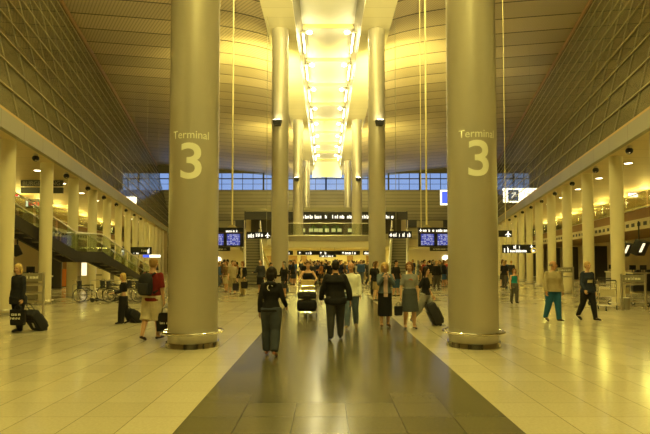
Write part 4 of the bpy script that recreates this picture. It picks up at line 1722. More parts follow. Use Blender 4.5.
for i, x in enumerate((314, 325, 336)):
    p = at(x, 226, 60)
    r_ = empty('potted_plant', (p.x, p.y, ZG))
    tag(r_, ['leafy plant on the gallery behind the lit counters nearest the stair side', 'round leafy plant in the middle of the gallery shop', 'leafy plant on the gallery behind the last lit counters'][i], 'plant', 'plants in the gallery shop')
    bm = nb()
    CYL(bm, (0, 0, 0), .2, .9, 16, .28)
    mk('pot', bm, M['dark_panel'], r_)
    bm = nb()
    rr = random.Random(40 + i)
    for q in range(160):
        d = Vector((rr.gauss(0, 1), rr.gauss(0, 1), rr.gauss(0, 1))).normalized()
        c = d * (.50 * rr.random() ** .4) + Vector((0, 0, 1.35))
        u = Vector((rr.gauss(0, 1), rr.gauss(0, 1), rr.gauss(0, 1))).normalized() * .10
        v = d.cross(u).normalized() * .05
        quad(bm, c - u, c - v, c + u, c + v)
    mk('foliage', bm, M['plant'], r_)
light('AREA', 'shop_light', (0, 59.5, 6.6), 200, (1.0, .78, .3), 10, (0, 0, 0), sizey=2)
bm = nb()
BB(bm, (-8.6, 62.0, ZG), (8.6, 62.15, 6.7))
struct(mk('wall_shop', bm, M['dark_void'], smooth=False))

# ------------------------------------------------------------------ escalators
def escalator(label, base, d, rise, width=1.0, slope=R(30)):
    """moving stair from base point, going along d (unit, horizontal)"""
    d = Vector((d[0], d[1], 0)).normalized()
    rz = math.atan2(d.y, d.x) - PI / 2
    root = empty('escalator', base, rz)
    tag(root, label, 'escalator', 'escalators up to the gallery')
    run = rise / math.tan(slope)
    n = int(rise / .2)
    bm = nb()
    for i in range(n):
        z0, y0 = rise * i / n, run * i / n
        BB(bm, (-width / 2, y0 + .25, z0 - .25), (width / 2, y0 + .25 + run / n + .02, z0 + rise / n))
    BB(bm, (-width / 2, -.6, 0), (width / 2, .27, .02))
    mk('steps', bm, M['step'], root, smooth=False)
    for s_ in (-1, 1):
        x = s_ * (width / 2 + .1)
        bm = nb()
        prism(bm, [(x - .1, -.7, 0), (x - .1, -.7, .28), (x - .1, .2, .32), (x - .1, run + .2, rise + .32), (x - .1, run + 1.0, rise + .32), (x - .1, run + 1.0, rise - .3), (x - .1, run + .4, rise - .3), (x - .1, .9, 0)], (.2, 0, 0))
        mk('skirt', bm, M['slab_edge'], root, smooth=False)
        path = [(x, -.75, .55), (x, -.9, .75), (x, -.7, .95), (x, .1, 1.0), (x, run + .2, rise + .98), (x, run + .9, rise + .98), (x, run + 1.1, rise + .75), (x, run + 1.0, rise + .5)]
        bm = nb()
        prism(bm, [(x - .015, -.7, .25), (x - .015, -.75, .75), (x - .015, -.65, .92), (x - .015, .1, .96), (x - .015, run + .2, rise + .94), (x - .015, run + .9, rise + .94), (x - .015, run + 1.0, rise + .7), (x - .015, run + 1.0, rise + .3), (x - .015, run + .2, rise + .3), (x - .015, .2, .3)], (.03, 0, 0))
        mk('balustrade', bm, M['glass'], root, smooth=False)
        bm = nb()
        T(bm, path, .045, 8)
        mk('handrail', bm, M['steel'], root)
    bm = nb()
    prism(bm, [(-width / 2, .9, 0), (-width / 2, run + .9, rise - .3), (-width / 2, run + .4, rise - .3), (-width / 2, .3, -.0)], (width, 0, 0))
    mk('truss', bm, M['slab_edge'], root, smooth=False)
    return root


ED = Vector((.155, .988, 0))
for side in (-1, 1):
    lb = 'escalator with ribbed steps going up beside the %s pillar row' % ('stair side' if side < 0 else 'check-in side')
    escalator(lb, (side * 4.62, 35.0, 0), (side * ED.x, ED.y), ZG, 1.0)
# second pair, set behind
for side in (-1, 1):
    lb = 'farther escalator rising beyond the second pillar on the %s' % ('stair side' if side < 0 else 'check-in side')
    if side < 0:
        escalator(lb, (side * 5.75, 52.0, 0), (side * ED.x, -ED.y), 2.9, .9)

# ------------------------------------------------------------------ staircase on one side
SA, SD = Vector((-12.57, 18.0, 0)), Vector((2.461, 15.1, 0))


def stp(t, z, off=0.0):
    n = Vector((-SD.y, SD.x, 0)).normalized()
    return SA + SD * t + n * off + Vector((0, 0, z))


prof = [(-.05, 4.5), (0.0, 4.5), (.46, 2.06), (.594, 2.06), (1.0, 0.0)]
root = empty('staircase', stp(1.0, 0))
tag(root, 'dark-sided staircase with a landing descending from the balcony through the colonnade', 'staircase')
o = root.location
for off in (0, .78):
    bm = nb()
    n = Vector((-SD.y, SD.x, 0)).normalized() * .14
    up = [stp(t, z + .14, off) - o for t, z in prof]
    dn = [stp(t, max(0, z - .36), off) - o for t, z in prof]
    prism(bm, up + dn[::-1], n)
    mk('stringer', bm, M['stringer'], root, smooth=False)
    q = stp(0, 0, off) - o
    for (a, b) in ((0, 2), (2, 3), (3, 4)):
        t0, z0 = prof[a] if a else prof[1]
        t1, z1 = prof[b]
        m = max(1, round((t1 - t0) * 15.3 / 1.3))
        for i in range(m):
            f0, f1 = i / m + .012, (i + 1) / m - .012
            p0, p1 = stp(t0 + (t1 - t0) * f0, z0 + (z1 - z0) * f0, off + .06) - o, stp(t0 + (t1 - t0) * f1, z0 + (z1 - z0) * f1, off + .06) - o
            bm = nb()
            prism(bm, [p0 + Vector((0, 0, .12)), p1 + Vector((0, 0, .12)), p1 + Vector((0, 0, .98)), p0 + Vector((0, 0, .98))], n * .1)
            mk('glass_panel', bm, M['glass'], root, smooth=False)
    bm = nb()
    T(bm, [stp(t, z + 1.02, off + .06) - o for t, z in prof[1:]], .032, 8)
    mk('handrail', bm, M['steel'], root)
bm = nb()
nn = Vector((-SD.y, SD.x, 0)).normalized() * .64
for (t0, z0), (t1, z1) in (((0, 4.5), (.46, 2.06)), ((.594, 2.06), (1.0, 0))):
    m = round((z0 - z1) / .17)
    for i in range(m):
        a, b = t0 + (t1 - t0) * i / m, t0 + (t1 - t0) * (i + 1) / m
        z = z0 - (z0 - z1) * (i + 1) / m
        p = [stp(a, z, .14) - o, stp(b, z, .14) - o]
        prism(bm, [p[0], p[1], p[1] + nn, p[0] + nn], (0, 0, -.05 if z > .06 else .05))
p = [stp(.46, 2.06, .14) - o, stp(.594, 2.06, .14) - o]
prism(bm, [p[0], p[1], p[1] + nn, p[0] + nn], (0, 0, -.1))
mk('tread', bm, M['grey_panel'], root, smooth=False)

# ------------------------------------------------------------------ flight boards and signs
for side, x0, x1 in ((-1, 208, 243.5), (1, 418.5, 454)):
    where = 'stair side' if side < 0 else 'check-in side'
    root, w_, h_, s = sign_at('black hanging flight information board with two blue screens on the %s' % where, x0, 227.5, x1, 246.8, 30, 'flight_board', depth=.22, cat='board', group='hanging flight boards')
    cx, cy = (x0 + x1) / 2, 237.15
    for a, b in ((x0 + 2.5, x0 + 15.5), (x1 - 16.5, x1 - 3.5)):
        bm = nb()
        ww, hh = (b - a) / s, 11.2 / s
        BB(bm, (-ww / 2, -.02, -hh / 2), (ww / 2, 0.02, hh / 2))
        sc = mk('screen', bm, M['screen'], root, smooth=False)
        sc.location = (((a + b) / 2 - cx) / s, 0, -(239.5 - cy) / s)
    if side < 0:
        px_text(root, s, cx, cy, 226, 229.8, 238, 232.2, 11)
        px_text(root, s, cx, cy, 211, 229.8, 219, 232.2, 12)
    else:
        px_text(root, s, cx, cy, 423, 229, 447.5, 231.8, 13)
        px_icon(root, s, cx, cy, 420.6, 230.2, 1.6, plane_icon)
    bm = nb()
    BB(bm, (-w_ / 2 + .02, -.01, (cy - 232.9) / s), (w_ / 2 - .02, 0.0, (cy - 232.6) / s))
    mk('header_line', bm, M['brown'], root, smooth=False)
    a, b = (208, 230) if side < 0 else (430, 454)
    bm = nb()
    BB(bm, ((a - cx) / s, .02, (cy - 251) / s), ((b - cx) / s, .14, (cy - 247) / s))
    sub = mk('lower_strip', bm, M['sign_black'], root, smooth=False)
    bm = nb()
    glyphs(bm, (b - a) * .75 / s, .07, 20, 17 + side, .02)
    t_ = mk('lettering', bm, M['letter'], sub, smooth=False)
    t_.location = (((a + b) / 2 - cx) / s, 0, (cy - 249) / s)
    if side < 0:
        rods(root, [(231.8 - cx) / s, (213 - cx) / s], 16.6, .1, .045, h_ / 2)
    else:
        rods(root, [(427 - cx) / s], 16.6, .1, .05, h_ / 2)
        rods(root, [(421.5 - cx) / s], 16.6, .1, .022, h_ / 2)
    bm = nb()
    xx = ((231.8 if side < 0 else 427) - cx) / s
    prism(bm, [(xx - .3, .04, h_ / 2), (xx + .3, .04, h_ / 2), (xx + .05, .04, h_ / 2 + .16), (xx - .05, .04, h_ / 2 + .16)], (0, .12, 0))
    mk('hanger_bracket', bm, M['rail_line'], root, smooth=False)

root, w_, h_, s = sign_at('small black direction sign with white lettering and arrow by the stair side escalator', 246.5, 231.8, 270.5, 238.6, 31.0)
px_text(root, s, 258.5, 235.2, 248, 233.2, 254.5, 237.6, 21)
px_text(root, s, 258.5, 235.2, 256, 233, 263, 236.6, 22)
px_icon(root, s, 258.5, 235.2, 267.6, 235.2, 2.6, plane_icon)
rods(root, [(266.5 - 258.5) / s], 16.6, .06, .014, h_ / 2)
root, w_, h_, s = sign_at('small black direction sign with white pictograms by the check-in side escalator', 388.5, 231, 411.8, 238.2, 31.0)
px_text(root, s, 400, 234.6, 399, 232.6, 410.5, 236.9, 23, n=7)
px_text(root, s, 400, 234.6, 393, 232.8, 397.2, 236.8, 24, n=3)
px_icon(root, s, 400, 234.6, 390.8, 234.8, 1.9, plane_icon)
rods(root, [(396 - 400) / s], 16.6, .06, .014, h_ / 2)
root, w_, h_, s = sign_at('small black hanging sign with a single white aeroplane beside the front pillar', 499, 230.4, 512, 236.9, 30.0)
px_icon(root, s, 505.5, 233.65, 508, 234, 3.0, plane_icon)
rods(root, [(506 - 505.5) / s], 17.0, .06, .02, h_ / 2)

# signs under the gallery
root, w_, h_, s = sign_at('long black sign bar with three lit white legends under the central gallery', 297, 250.8, 360, 254.9, 46.6, depth=.16)
for a, b, sd in ((302, 312, 31), (323, 330, 32), (345, 356, 33)):
    px_text(root, s, 328.5, 252.8, a, 251.6, b, 254.2, sd)
for a in (299.8, 320.8, 343):
    px_icon(root, s, 328.5, 252.8, a, 252.9, 1.2, arrow_icon, M['sign_white'])
rods(root, [-1.6, 1.6], 2.99, .08, .02, h_ / 2)
root, w_, h_, s = sign_at('smaller black sign with white lettering below the long bar under the gallery', 319, 254.95, 336, 257.2, 46.9, depth=.1)
px_text(root, s, 327.5, 256, 321, 255.2, 333.5, 256.9, 34)
rods(root, [-.6, .6], 2.99, .05, .012, h_ / 2)
for x0, x1, side, sd in ((283.5, 293, 'stair', 35), (363, 372, 'check-in', 36)):
    root, w_, h_, s = sign_at('short black sign with white lettering next to the %s side pillar under the gallery' % side, x0, 250.8, x1, 254.9, 46.6, depth=.16)
    px_text(root, s, (x0 + x1) / 2, 252.8, x0 + 1.5, 251.6, x1 - 3, 254.2, sd)
    rods(root, [0], 2.99, .08, .02, h_ / 2)

# sign clusters at the far ends of the aisles
root, w_, h_, s = sign_at('black hanging sign with bright white and yellow lettering over the foot of the staircase', 111, 247, 151.5, 254.5, 45.0)
px_text(root, s, 131.25, 250.75, 113, 249.4, 125.5, 252.2, 41)
for x in (112.3, 115.5, 118.5, 122, 125, 128.4):
    px_icon(root, s, 131.25, 250.75, x, 248.4 if x % 2 > 1 else 253.3, .9, arrow_icon, M['sign_yellow'])
px_text(root, s, 131.25, 250.75, 130, 252.2, 139, 254, 42)
px_text(root, s, 131.25, 250.75, 140, 249.4, 147, 251.8, 43, M['letter'])
px_text(root, s, 131.25, 250.75, 147.5, 248.2, 150.5, 253.4, 44, n=2)
rods(root, [-1.2, 1.2], 17.2, .06, .004, h_ / 2)
root, w_, h_, s = sign_at('thin lit sign, blue at one end and white at the other, near the staircase', 143, 254.8, 160, 257.4, 48.0, mat=M['sign_panel'])
bm = nb()
BB(bm, (-w_ / 2, -.02, -h_ / 2), (-w_ / 2 + 6.5 / s, 0, h_ / 2))
mk('blue_field', bm, M['sign_blue'], root, smooth=False)
rods(root, [-.5, .5], 17.2, .06, .004, h_ / 2)
root, w_, h_, s = sign_at('black hanging sign with white pictograms and a yellow ring over the check-in side aisle', 502.5, 244.5, 536.5, 253, 38.0)
px_text(root, s, 519.5, 248.75, 504, 246.8, 509, 252.4, 45, n=3)
px_text(root, s, 519.5, 248.75, 513.5, 244.9, 521, 248.6, 46)
px_text(root, s, 519.5, 248.75, 510, 249.4, 527, 252.2, 47)
px_icon(root, s, 519.5, 248.75, 531.4, 246.4, 1.6, arrow_icon, a=PI)
bm = nb()
RING(bm, (0, -.03, 0), 2.4 / s, .02, 20, 'y', 6)
mk('yellow_ring', bm, M['sign_yellow'], root).location = ((533.4 - 519.5) / s, 0, -(250.4 - 248.75) / s)
px_text(root, s, 519.5, 248.75, 532.2, 249.2, 534.6, 251.8, 48, n=2)
rods(root, [-.9, .9], 17.0, .06, .005, h_ / 2)

# backlit signs seen through the glazed walls
root, w_, h_, s = sign_at('large backlit white sign with a dark square pictogram beyond the check-in side glazing', 504, 188.2, 552, 202.3, 62.0, 'lit_sign', M['sign_far'], .3)
bm = nb()
BB(bm, ((508 - 528) / s, -.04, (195.25 - 201) / s), ((518.5 - 528) / s, 0, (195.25 - 189.8) / s))
q = mk('dark_square', bm, M['sign_green'], root, smooth=False)
bm = nb()
arrow_icon(bm, (0, 0), 3.6 / s, -.05, R(-35))
mk('pictogram', bm, M['sign_panel'], q, smooth=False).location = ((513.6 - 528) / s, 0, (195.25 - 195) / s)
bm = nb()
BB(bm, ((534 - 528) / s, -.04, (195.25 - 194.5) / s), ((541 - 528) / s, 0, (195.25 - 189.8) / s))
mk('blue_field', bm, M['sign_blue'], root, smooth=False)
px_text(root, s, 528, 195.25, 522, 192.5, 531, 194.8, 49, M['letter'])
rods(root, [-2, 2], 18.0, .1, .012, h_ / 2)
root, w_, h_, s = sign_at('backlit white sign beyond the stair side glazing above the fascia', 112, 196.8, 135.5, 210.5, 50.0, 'lit_sign', M['sign_far'], .3)
px_text(root, s, 123.75, 203.65, 128, 203.6, 133, 205.4, 50, M['letter'])
rods(root, [-.8, .8], 18.0, .1, .012, h_ / 2)
root, w_, h_, s = sign_at('small white-edged blue sign hanging beside the check-in side front pillar', 440.5, 190, 455, 205, 55.0, 'lit_sign', M['sign_panel'], .15)
bm = nb()
BB(bm, (-w_ / 2 + .14, -.02, -h_ / 2 + .14), (w_ / 2 - .14, 0, h_ / 2 - .14))
mk('blue_field', bm, M['sign_blue'], root, smooth=False)
rods(root, [0], 17.0, .08, .02, h_ / 2)

# burger shop signs on the stair side upper level
root, w_, h_, s = sign_at('dark hanging shop sign with grey capital letters behind the second stair side column', 20.5, 180.2, 62.5, 186.2, 27.0, 'shop_sign')
bm = text_bm('BURGER KING', .20)
for v in bm.verts:
    v.co.y = -.012
    v.co.x *= 1.04
tx = mk('lettering', bm, M['grey_panel'], root, smooth=False)
tx.location.z = -.10
rods(root, [-.9, .9], 5.8, .06, .015, h_ / 2)
root, w_, h_, s = sign_at('plain dark hanging sign under the grey lettered shop sign', 20.5, 187.3, 62.5, 193.2, 27.05, 'shop_sign')
rods(root, [-.8, .8], 4.9 + .22, .06, .012, h_ / 2)
root, w_, h_, s = sign_at('small bright white sign hanging above the check-in side balcony balustrade', 629.5, 193, 638, 197, 31.5, 'lit_sign', M['sign_panel'])
rods(root, [-.15, .15], 5.8, .06, .015, h_ / 2)
root, w_, h_, s = sign_at('dark sign with red neon lettering above the staircase', 26, 199, 41, 208, 33.5, 'neon_sign')
px_text(root, s, 33.5, 203.5, 29, 201.5, 40, 205.5, 51, M['sign_red'], n=5)
bm = nb()
BB(bm, (-w_ / 2, -.03, -h_ / 2 + .1), (-w_ / 2 + .12, 0, h_ / 2))
mk('white_edge', bm, M['sign_white'], root, smooth=False)
rods(root, [0], 5.8, .06, .02, h_ / 2)
root, w_, h_, s = sign_at('small bright white and red lit sign beside the first stair side column', 11, 190.5, 18.5, 196.2, 33.0, 'lit_sign', M['sign_panel'])
bm = nb()
BB(bm, (0, -.03, -h_ / 2), (w_ / 2, 0, -h_ / 2 + .12))
mk('red_edge', bm, M['sign_red'], root, smooth=False)
rods(root, [0], 5.8, .06, .02, h_ / 2)
# ------------------------------------------------------------------ ground floor furniture
def info_display(label, x, y, Y, w_, h_, rz, tilt, group):
    p = at(x, y, Y)
    root = empty('hanging_monitor', p, rz)
    tag(root, label, 'monitor', group)
    bm = nb()
    B(bm, (0, .12, 0), (w_, .34, h_), .05, Matrix.Rotation(tilt, 3, 'X'))
    mk('housing', bm, M['dark_metal'], root)
    bm = nb()
    B(bm, Matrix.Rotation(tilt, 3, 'X') @ Vector((-w_ * .30, -.07, .02)) + Vector((0, .02, 0)), (w_ * .30, .03, h_ * .62), .0, Matrix.Rotation(tilt, 3, 'X'))
    mk('screen', bm, M['kiosk'], root, smooth=False)
    bm = nb()
    T(bm, [(0, .15, h_ / 2 - .05), (0, .15, 3.42 - p.z)], .03, 8)
    mk('hanger_rod', bm, M['dark_metal'], root)
    return root


g = 'monitors hanging over the check-in desks'
info_display('dark hanging monitor over the check-in desks beside the nearest column', 627.5, 249, 24.0, .80, .62, R(40), R(24), g)
info_display('dark hanging monitor over the check-in desks at the picture edge', 643, 247.5, 22.5, .84, .64, R(40), R(24), g)
info_display('dark hanging monitor behind the blonde woman in the black coat', 13.5, 250.5, 24.0, .60, .50, R(-62), R(24), None)

# dark partitions against the back of the check-in side aisle
for i, (x0, x1, yt, yb) in enumerate(((590, 607, 246, 284.5), (568.5, 578, 247, 280), (531.5, 541, 249, 277), (553, 560, 248, 278))):
    Y = FPX * HCAM / (yb - 260)
    a, b = at(x0, yb, Y), at(x1, yt, Y)
    root = empty('partition_screen', ((a.x + b.x) / 2, Y, 0))
    tag(root, 'tall charcoal partition panel in the check-in side aisle, %s from the camera' % ('nearest', 'second', 'farthest', 'third')[i], 'partition')
    bm = nb()
    BB(bm, (-(b.x - a.x) / 2, 0, .06), ((b.x - a.x) / 2, .12, b.z), .01)
    mk('panel', bm, M['dark_panel'], root, smooth=False)
    bm = nb()
    BB(bm, (-(b.x - a.x) / 2, -.02, 0), ((b.x - a.x) / 2, .14, .06))
    mk('plinth', bm, M['steel'], root, smooth=False)
Y = FPX * HCAM / 30
a, b = at(51, 290, Y), at(61.5, 250, Y)
root = empty('partition_screen', ((a.x + b.x) / 2, Y, 0))
tag(root, 'tall charcoal panel standing between the second and third stair side columns', 'partition')
bm = nb()
BB(bm, (-(b.x - a.x) / 2, 0, .08), ((b.x - a.x) / 2, .14, b.z), .01)
mk('panel', bm, M['dark_panel'], root, smooth=False)
bm = nb()
BB(bm, (-(b.x - a.x) / 2, -.02, 0), ((b.x - a.x) / 2, .16, .08))
mk('plinth', bm, M['steel'], root, smooth=False)
a, b = at(61.8, 287, 36), at(66.5, 262, 36)
root = empty('display_stand', ((a.x + b.x) / 2, 36, 0))
tag(root, 'narrow orange display stand beside the tall charcoal panel', 'stand')
bm = nb()
BB(bm, (-.16, 0, .05), (.16, .25, 1.2), .01)
mk('body', bm, M['orange_panel'], root, smooth=False)
bm = nb()
BB(bm, (-.13, .05, 1.2), (.13, .12, 1.7), .01)
mk('header', bm, M['brown'], root, smooth=False)
bm = nb()
BB(bm, (-.18, -.02, 0), (.18, .27, .05))
mk('base', bm, M['dark_metal'], root, smooth=False)

# lit kiosks under the stair
for i, (x0, x1) in enumerate(((81.5, 88.3), (95, 103.5))):
    a, b = at(x0, 275.5, 39), at(x1, 262.8, 39)
    root = empty('info_kiosk', ((a.x + b.x) / 2, 39, 0))
    tag(root, ('narrow' if i == 0 else 'wider') + ' kiosk with a bright backlit panel under the staircase landing', 'kiosk')
    h = (b.x - a.x) / 2
    bm = nb()
    BB(bm, (-h - .06, 0, 0), (h + .06, .3, b.z + .08), .01)
    mk('cabinet', bm, M['cream'], root, smooth=False)
    bm = nb()
    BB(bm, (-h, -.02, a.z), (h, 0, b.z))
    mk('lit_panel', bm, M['kiosk'], root, smooth=False)
a, b = at(102.5, 287, 37), at(113, 267, 37)
root = empty('cabinet', ((a.x + b.x) / 2, 36, 0))
tag(root, 'cream cabinet with a dark band and lettering behind the wheelchairs', 'cabinet')
bm = nb()
BB(bm, (-.37, 0, 0), (.37, .5, 1.55), .01)
mk('body', bm, M['cream'], root, smooth=False)
bm = nb()
BB(bm, (-.37, -.01, .78), (.37, 0, .84))
mk('band', bm, M['dark_panel'], root, smooth=False)
bm = nb()
glyphs(bm, .55, .09, 8, 77, -.0)
mk('lettering', bm, M['dark_panel'], root, smooth=False).location.z = 1.25


# queue frames of steel posts with a sign panel
def queue_frame(label, xl, xr, ybase, h, rz=0.0, bars=(.85,), panel=True):
    a, b = on_floor(xl, ybase), on_floor(xr, ybase)
    root = empty('queue_frame', ((a.x + b.x) / 2, a.y, 0), rz)
    tag(root, label, 'barrier')
    w_ = (b.x - a.x) / 2
    for s in (-1, 1):
        bm = nb()
        T(bm, [(s * w_, 0, 0), (s * w_, 0, h)], .045, 14)
        CYL(bm, (s * w_, 0, 0), .11, .02, 20)
        mk('post', bm, M['steel'], root)
    for z in bars:
        bm = nb()
        B(bm, (0, 0, z), (2 * w_ - .06, .05, .09), .01)
        mk('cross_bar', bm, M['steel'], root)
    if panel:
        bm = nb()
        B(bm, (0, 0, h - .16), (2 * w_ - .08, .04, .26), .008)
        mk('sign_panel', bm, M['grey_panel'], root, smooth=False)
        bm = nb()
        glyphs(bm, 1.4 * w_, .10, 12, int(xl), -.021)
        mk('lettering', bm, M['letter'], root, smooth=False).location.z = h - .16
    return root


queue_frame('steel queue frame with a sign panel beside the blonde woman in the black coat', 16, 43, 315, 1.40, 0, (.72, 1.0))
queue_frame('steel queue frame with a sign panel and waste bin at the check-in desks', 622, 646, 310.5, 1.30, 0, (.95,))
queue_frame('distant steel queue frame between the man in beige and the woman in navy', 556, 573.5, 295, 1.45, 0, (.95,))
bm = nb()
p = on_floor(629.2, 310)
root = empty('waste_bin', (p.x, p.y + .25, 0))
tag(root, 'square grey waste bin inside the queue frame by the check-in desks', 'bin')
SEC(bm, [(0, 0, 0, .15, .15), (0, 0, .42, .18, .18)], 20)
mk('body', bm, M['grey_panel'], root)
bm = nb()
RING(bm, (0, 0, .42), .18, .012, 24)
mk('rim', bm, M['steel'], root)

# check-in desks
for i, (x0, x1, yb, side) in enumerate(((633, 662, 293, 1), (612, 628, 290, 1), (8, 43, 302, -1))):
    Y = FPX * HCAM / (yb - 260)
    a, b = at(x0, yb, Y), at(x1, yb, Y)
    root = empty('check_in_desk', ((a.x + b.x) / 2, Y, 0))
    tag(root, ['grey check-in desk at the picture edge behind the trolleys', 'lower check-in desk beside the nearest check-in side column', 'desk behind the blonde woman with small items on its top'][i], 'desk')
    h = (b.x - a.x) / 2
    bm = nb()
    BB(bm, (-h, 0, .1), (h, .7, 1.05), .02)
    mk('body', bm, M['dark_panel'] if i == 0 else M['grey_panel'], root, smooth=False)
    bm = nb()
    BB(bm, (-h - .05, -.08, 1.05), (h + .05, .75, 1.12), .015)
    mk('counter_top', bm, M['cream'], root, smooth=False)
    bm = nb()
    BB(bm, (-h + .05, .05, 0), (h - .05, .65, .1))
    mk('plinth', bm, M['cream'], root, smooth=False)
    rr = random.Random(90 + i)
    nj = (5, 1, 5)[i]
    for j in range(nj):
        x = root.location.x - h + .2 + (2 * h - .4) * j / 4
        it = empty('desk_monitor' if j % 2 == 0 else 'document_tray', (x, Y + .35, 1.12))
        tag(it, '%s black %s on the %s' % (ORD[j // 2] if j % 2 == 0 else ORD[j // 2], 'desk monitor' if j % 2 == 0 else 'document tray', ['check-in desk at the picture edge', 'lower check-in desk by the column', 'desk behind the blonde woman'][i]),
            'monitor' if j % 2 == 0 else 'tray', 'equipment on the check-in desks')
        if j % 2 == 0:
            bm = nb()
            B(bm, (0, 0, .27), (.36, .05, .26), .01)
            mk('display', bm, M['dark_metal'], it)
            bm = nb()
            CYL(bm, (0, .03, 0), .025, .16, 10)
            CYL(bm, (0, .03, 0), .10, .015, 16)
            mk('stand', bm, M['dark_metal'], it)
        else:
            bm = nb()
            BB(bm, (-.14, -.1, 0), (.14, .1, .02))
            BB(bm, (-.14, -.1, .02), (-.125, .1, .14))
            BB(bm, (.125, -.1, .02), (.14, .1, .14))
            BB(bm, (-.14, .085, .02), (.14, .1, .14))
            mk('tray', bm, M['dark_metal'], it, smooth=False)


# ------------------------------------------------------------------ baggage trolleys
def trolley(label, loc, rz, group=None):
    """airport trolley, its handle towards +Y, front towards -Y"""
    root = empty('baggage_trolley', loc, rz)
    tag(root, label, 'trolley', group)
    bm = nb()
    for s in (-1, 1):
        T(bm, [(s * .12, -.50, .16), (s * .30, -.1, .17), (s * .31, .36, .19), (s * .30, .44, .30), (s * .29, .50, 1.02)], .016, 8)
    for y in (-.4, -.2, 0, .2):
        T(bm, [(-.12 - .18 * (y + .5) / .6 if y < .1 else -.3, y, .17), (.12 + .18 * (y + .5) / .6 if y < .1 else .3, y, .17)], .011, 6)
    T(bm, [(-.30, .44, .45), (.30, .44, .45)], .011, 6)
    T(bm, [(-.30, .46, .72), (.30, .46, .72)], .011, 6)
    mk('frame', bm, M['chrome'], root)
    bm = nb()
    T(bm, [(-.29, .50, 1.02), (-.27, .54, 1.05), (.27, .54, 1.05), (.29, .50, 1.02)], .022, 10)
    mk('handle', bm, M['rubber'], root)
    bm = nb()
    for z in (.80, .96):
        T(bm, [(-.27, .46, z), (-.25, .18, z), (.25, .18, z), (.27, .46, z)], .008, 6)
    for i in range(9):
        x = -.25 + i * .0625
        T(bm, [(x, .18, .96), (x, .18, .80), (x, .46, .80)], .005, 5)
    mk('basket', bm, M['chrome'], root)
    bm = nb()
    BB(bm, (-.24, .475, .46), (.24, .485, .70))
    mk('back_panel', bm, M['cream'], root, smooth=False)
    for x, y in ((0, -.47), (-.30, .36), (.30, .36)):
        bm = nb()
        CYL(bm, (x - .02, y, .085), .085, .04, 20, axis='x')
        wh = mk('wheel', bm, M['rubber'], root)
        bm = nb()
        CYL(bm, (x - .024, y, .085), .035, .048, 12, axis='x')
        mk('hub', bm, M['steel'], wh)
    return root


TL = people['trolley_woman']['root'].location
trolley('loaded baggage trolley with black bags and a box, pushed by the tank top woman', (TL.x, TL.y - .90, 0), 0)
bm = nb()
root = empty('holdall', (TL.x, TL.y - 1.0, .19))
tag(root, 'black holdall lying on the loaded baggage trolley', 'bag')
B(bm, (0, 0, .17), (.64, .36, .33), .10, seg=4)
mk('body', bm, cloth(BLACK), root)
bm = nb()
for s in (-1, 1):
    T(bm, [(-.16, s * .12, .32), (-.12, s * .06, .355), (.12, s * .06, .355), (.16, s * .12, .32)], .012, 6)
mk('handle', bm, M['rubber'], root)
root = empty('suitcase', (TL.x, TL.y - .98, .562))
tag(root, 'black soft case lying on top of the holdall on the baggage trolley', 'suitcase')
bm = nb()
B(bm, (0, 0, .11), (.60, .34, .20), .05, seg=3)
mk('body', bm, cloth((.03, .028, .03)), root)
bm = nb()
T(bm, [(-.1, -.17, .12), (-.07, -.21, .12), (.07, -.21, .12), (.1, -.17, .12)], .012, 6)
mk('handle', bm, M['rubber'], root)
root = empty('cardboard_box', (TL.x, TL.y - .575, .815))
tag(root, 'pale cardboard box in the top basket of the loaded trolley', 'box')
bm = nb()
B(bm, (0, 0, .17), (.42, .21, .33), .008)
mk('carton', bm, M['cardboard'], root, smooth=False)
bm = nb()
B(bm, (0, 0, .336), (.06, .212, .004))
mk('tape', bm, M['gold_trim'], root, smooth=False)

for i, (x, y, rz, lb) in enumerate(((607, 310, -30, 'empty baggage trolley parked before the first check-in side column, next to the navy sweatshirt'), (597, 304.5, -60, 'baggage trolley parked behind the navy sweatshirt woman, partly hidden by her'),
                                    (637, 306, 25, 'baggage trolley standing behind the queue frame at the check-in desks'))):
    p = on_floor(x, y)
    trolley(lb, (p.x, p.y, 0), R(rz))

# ------------------------------------------------------------------ wheelchairs
wc = None


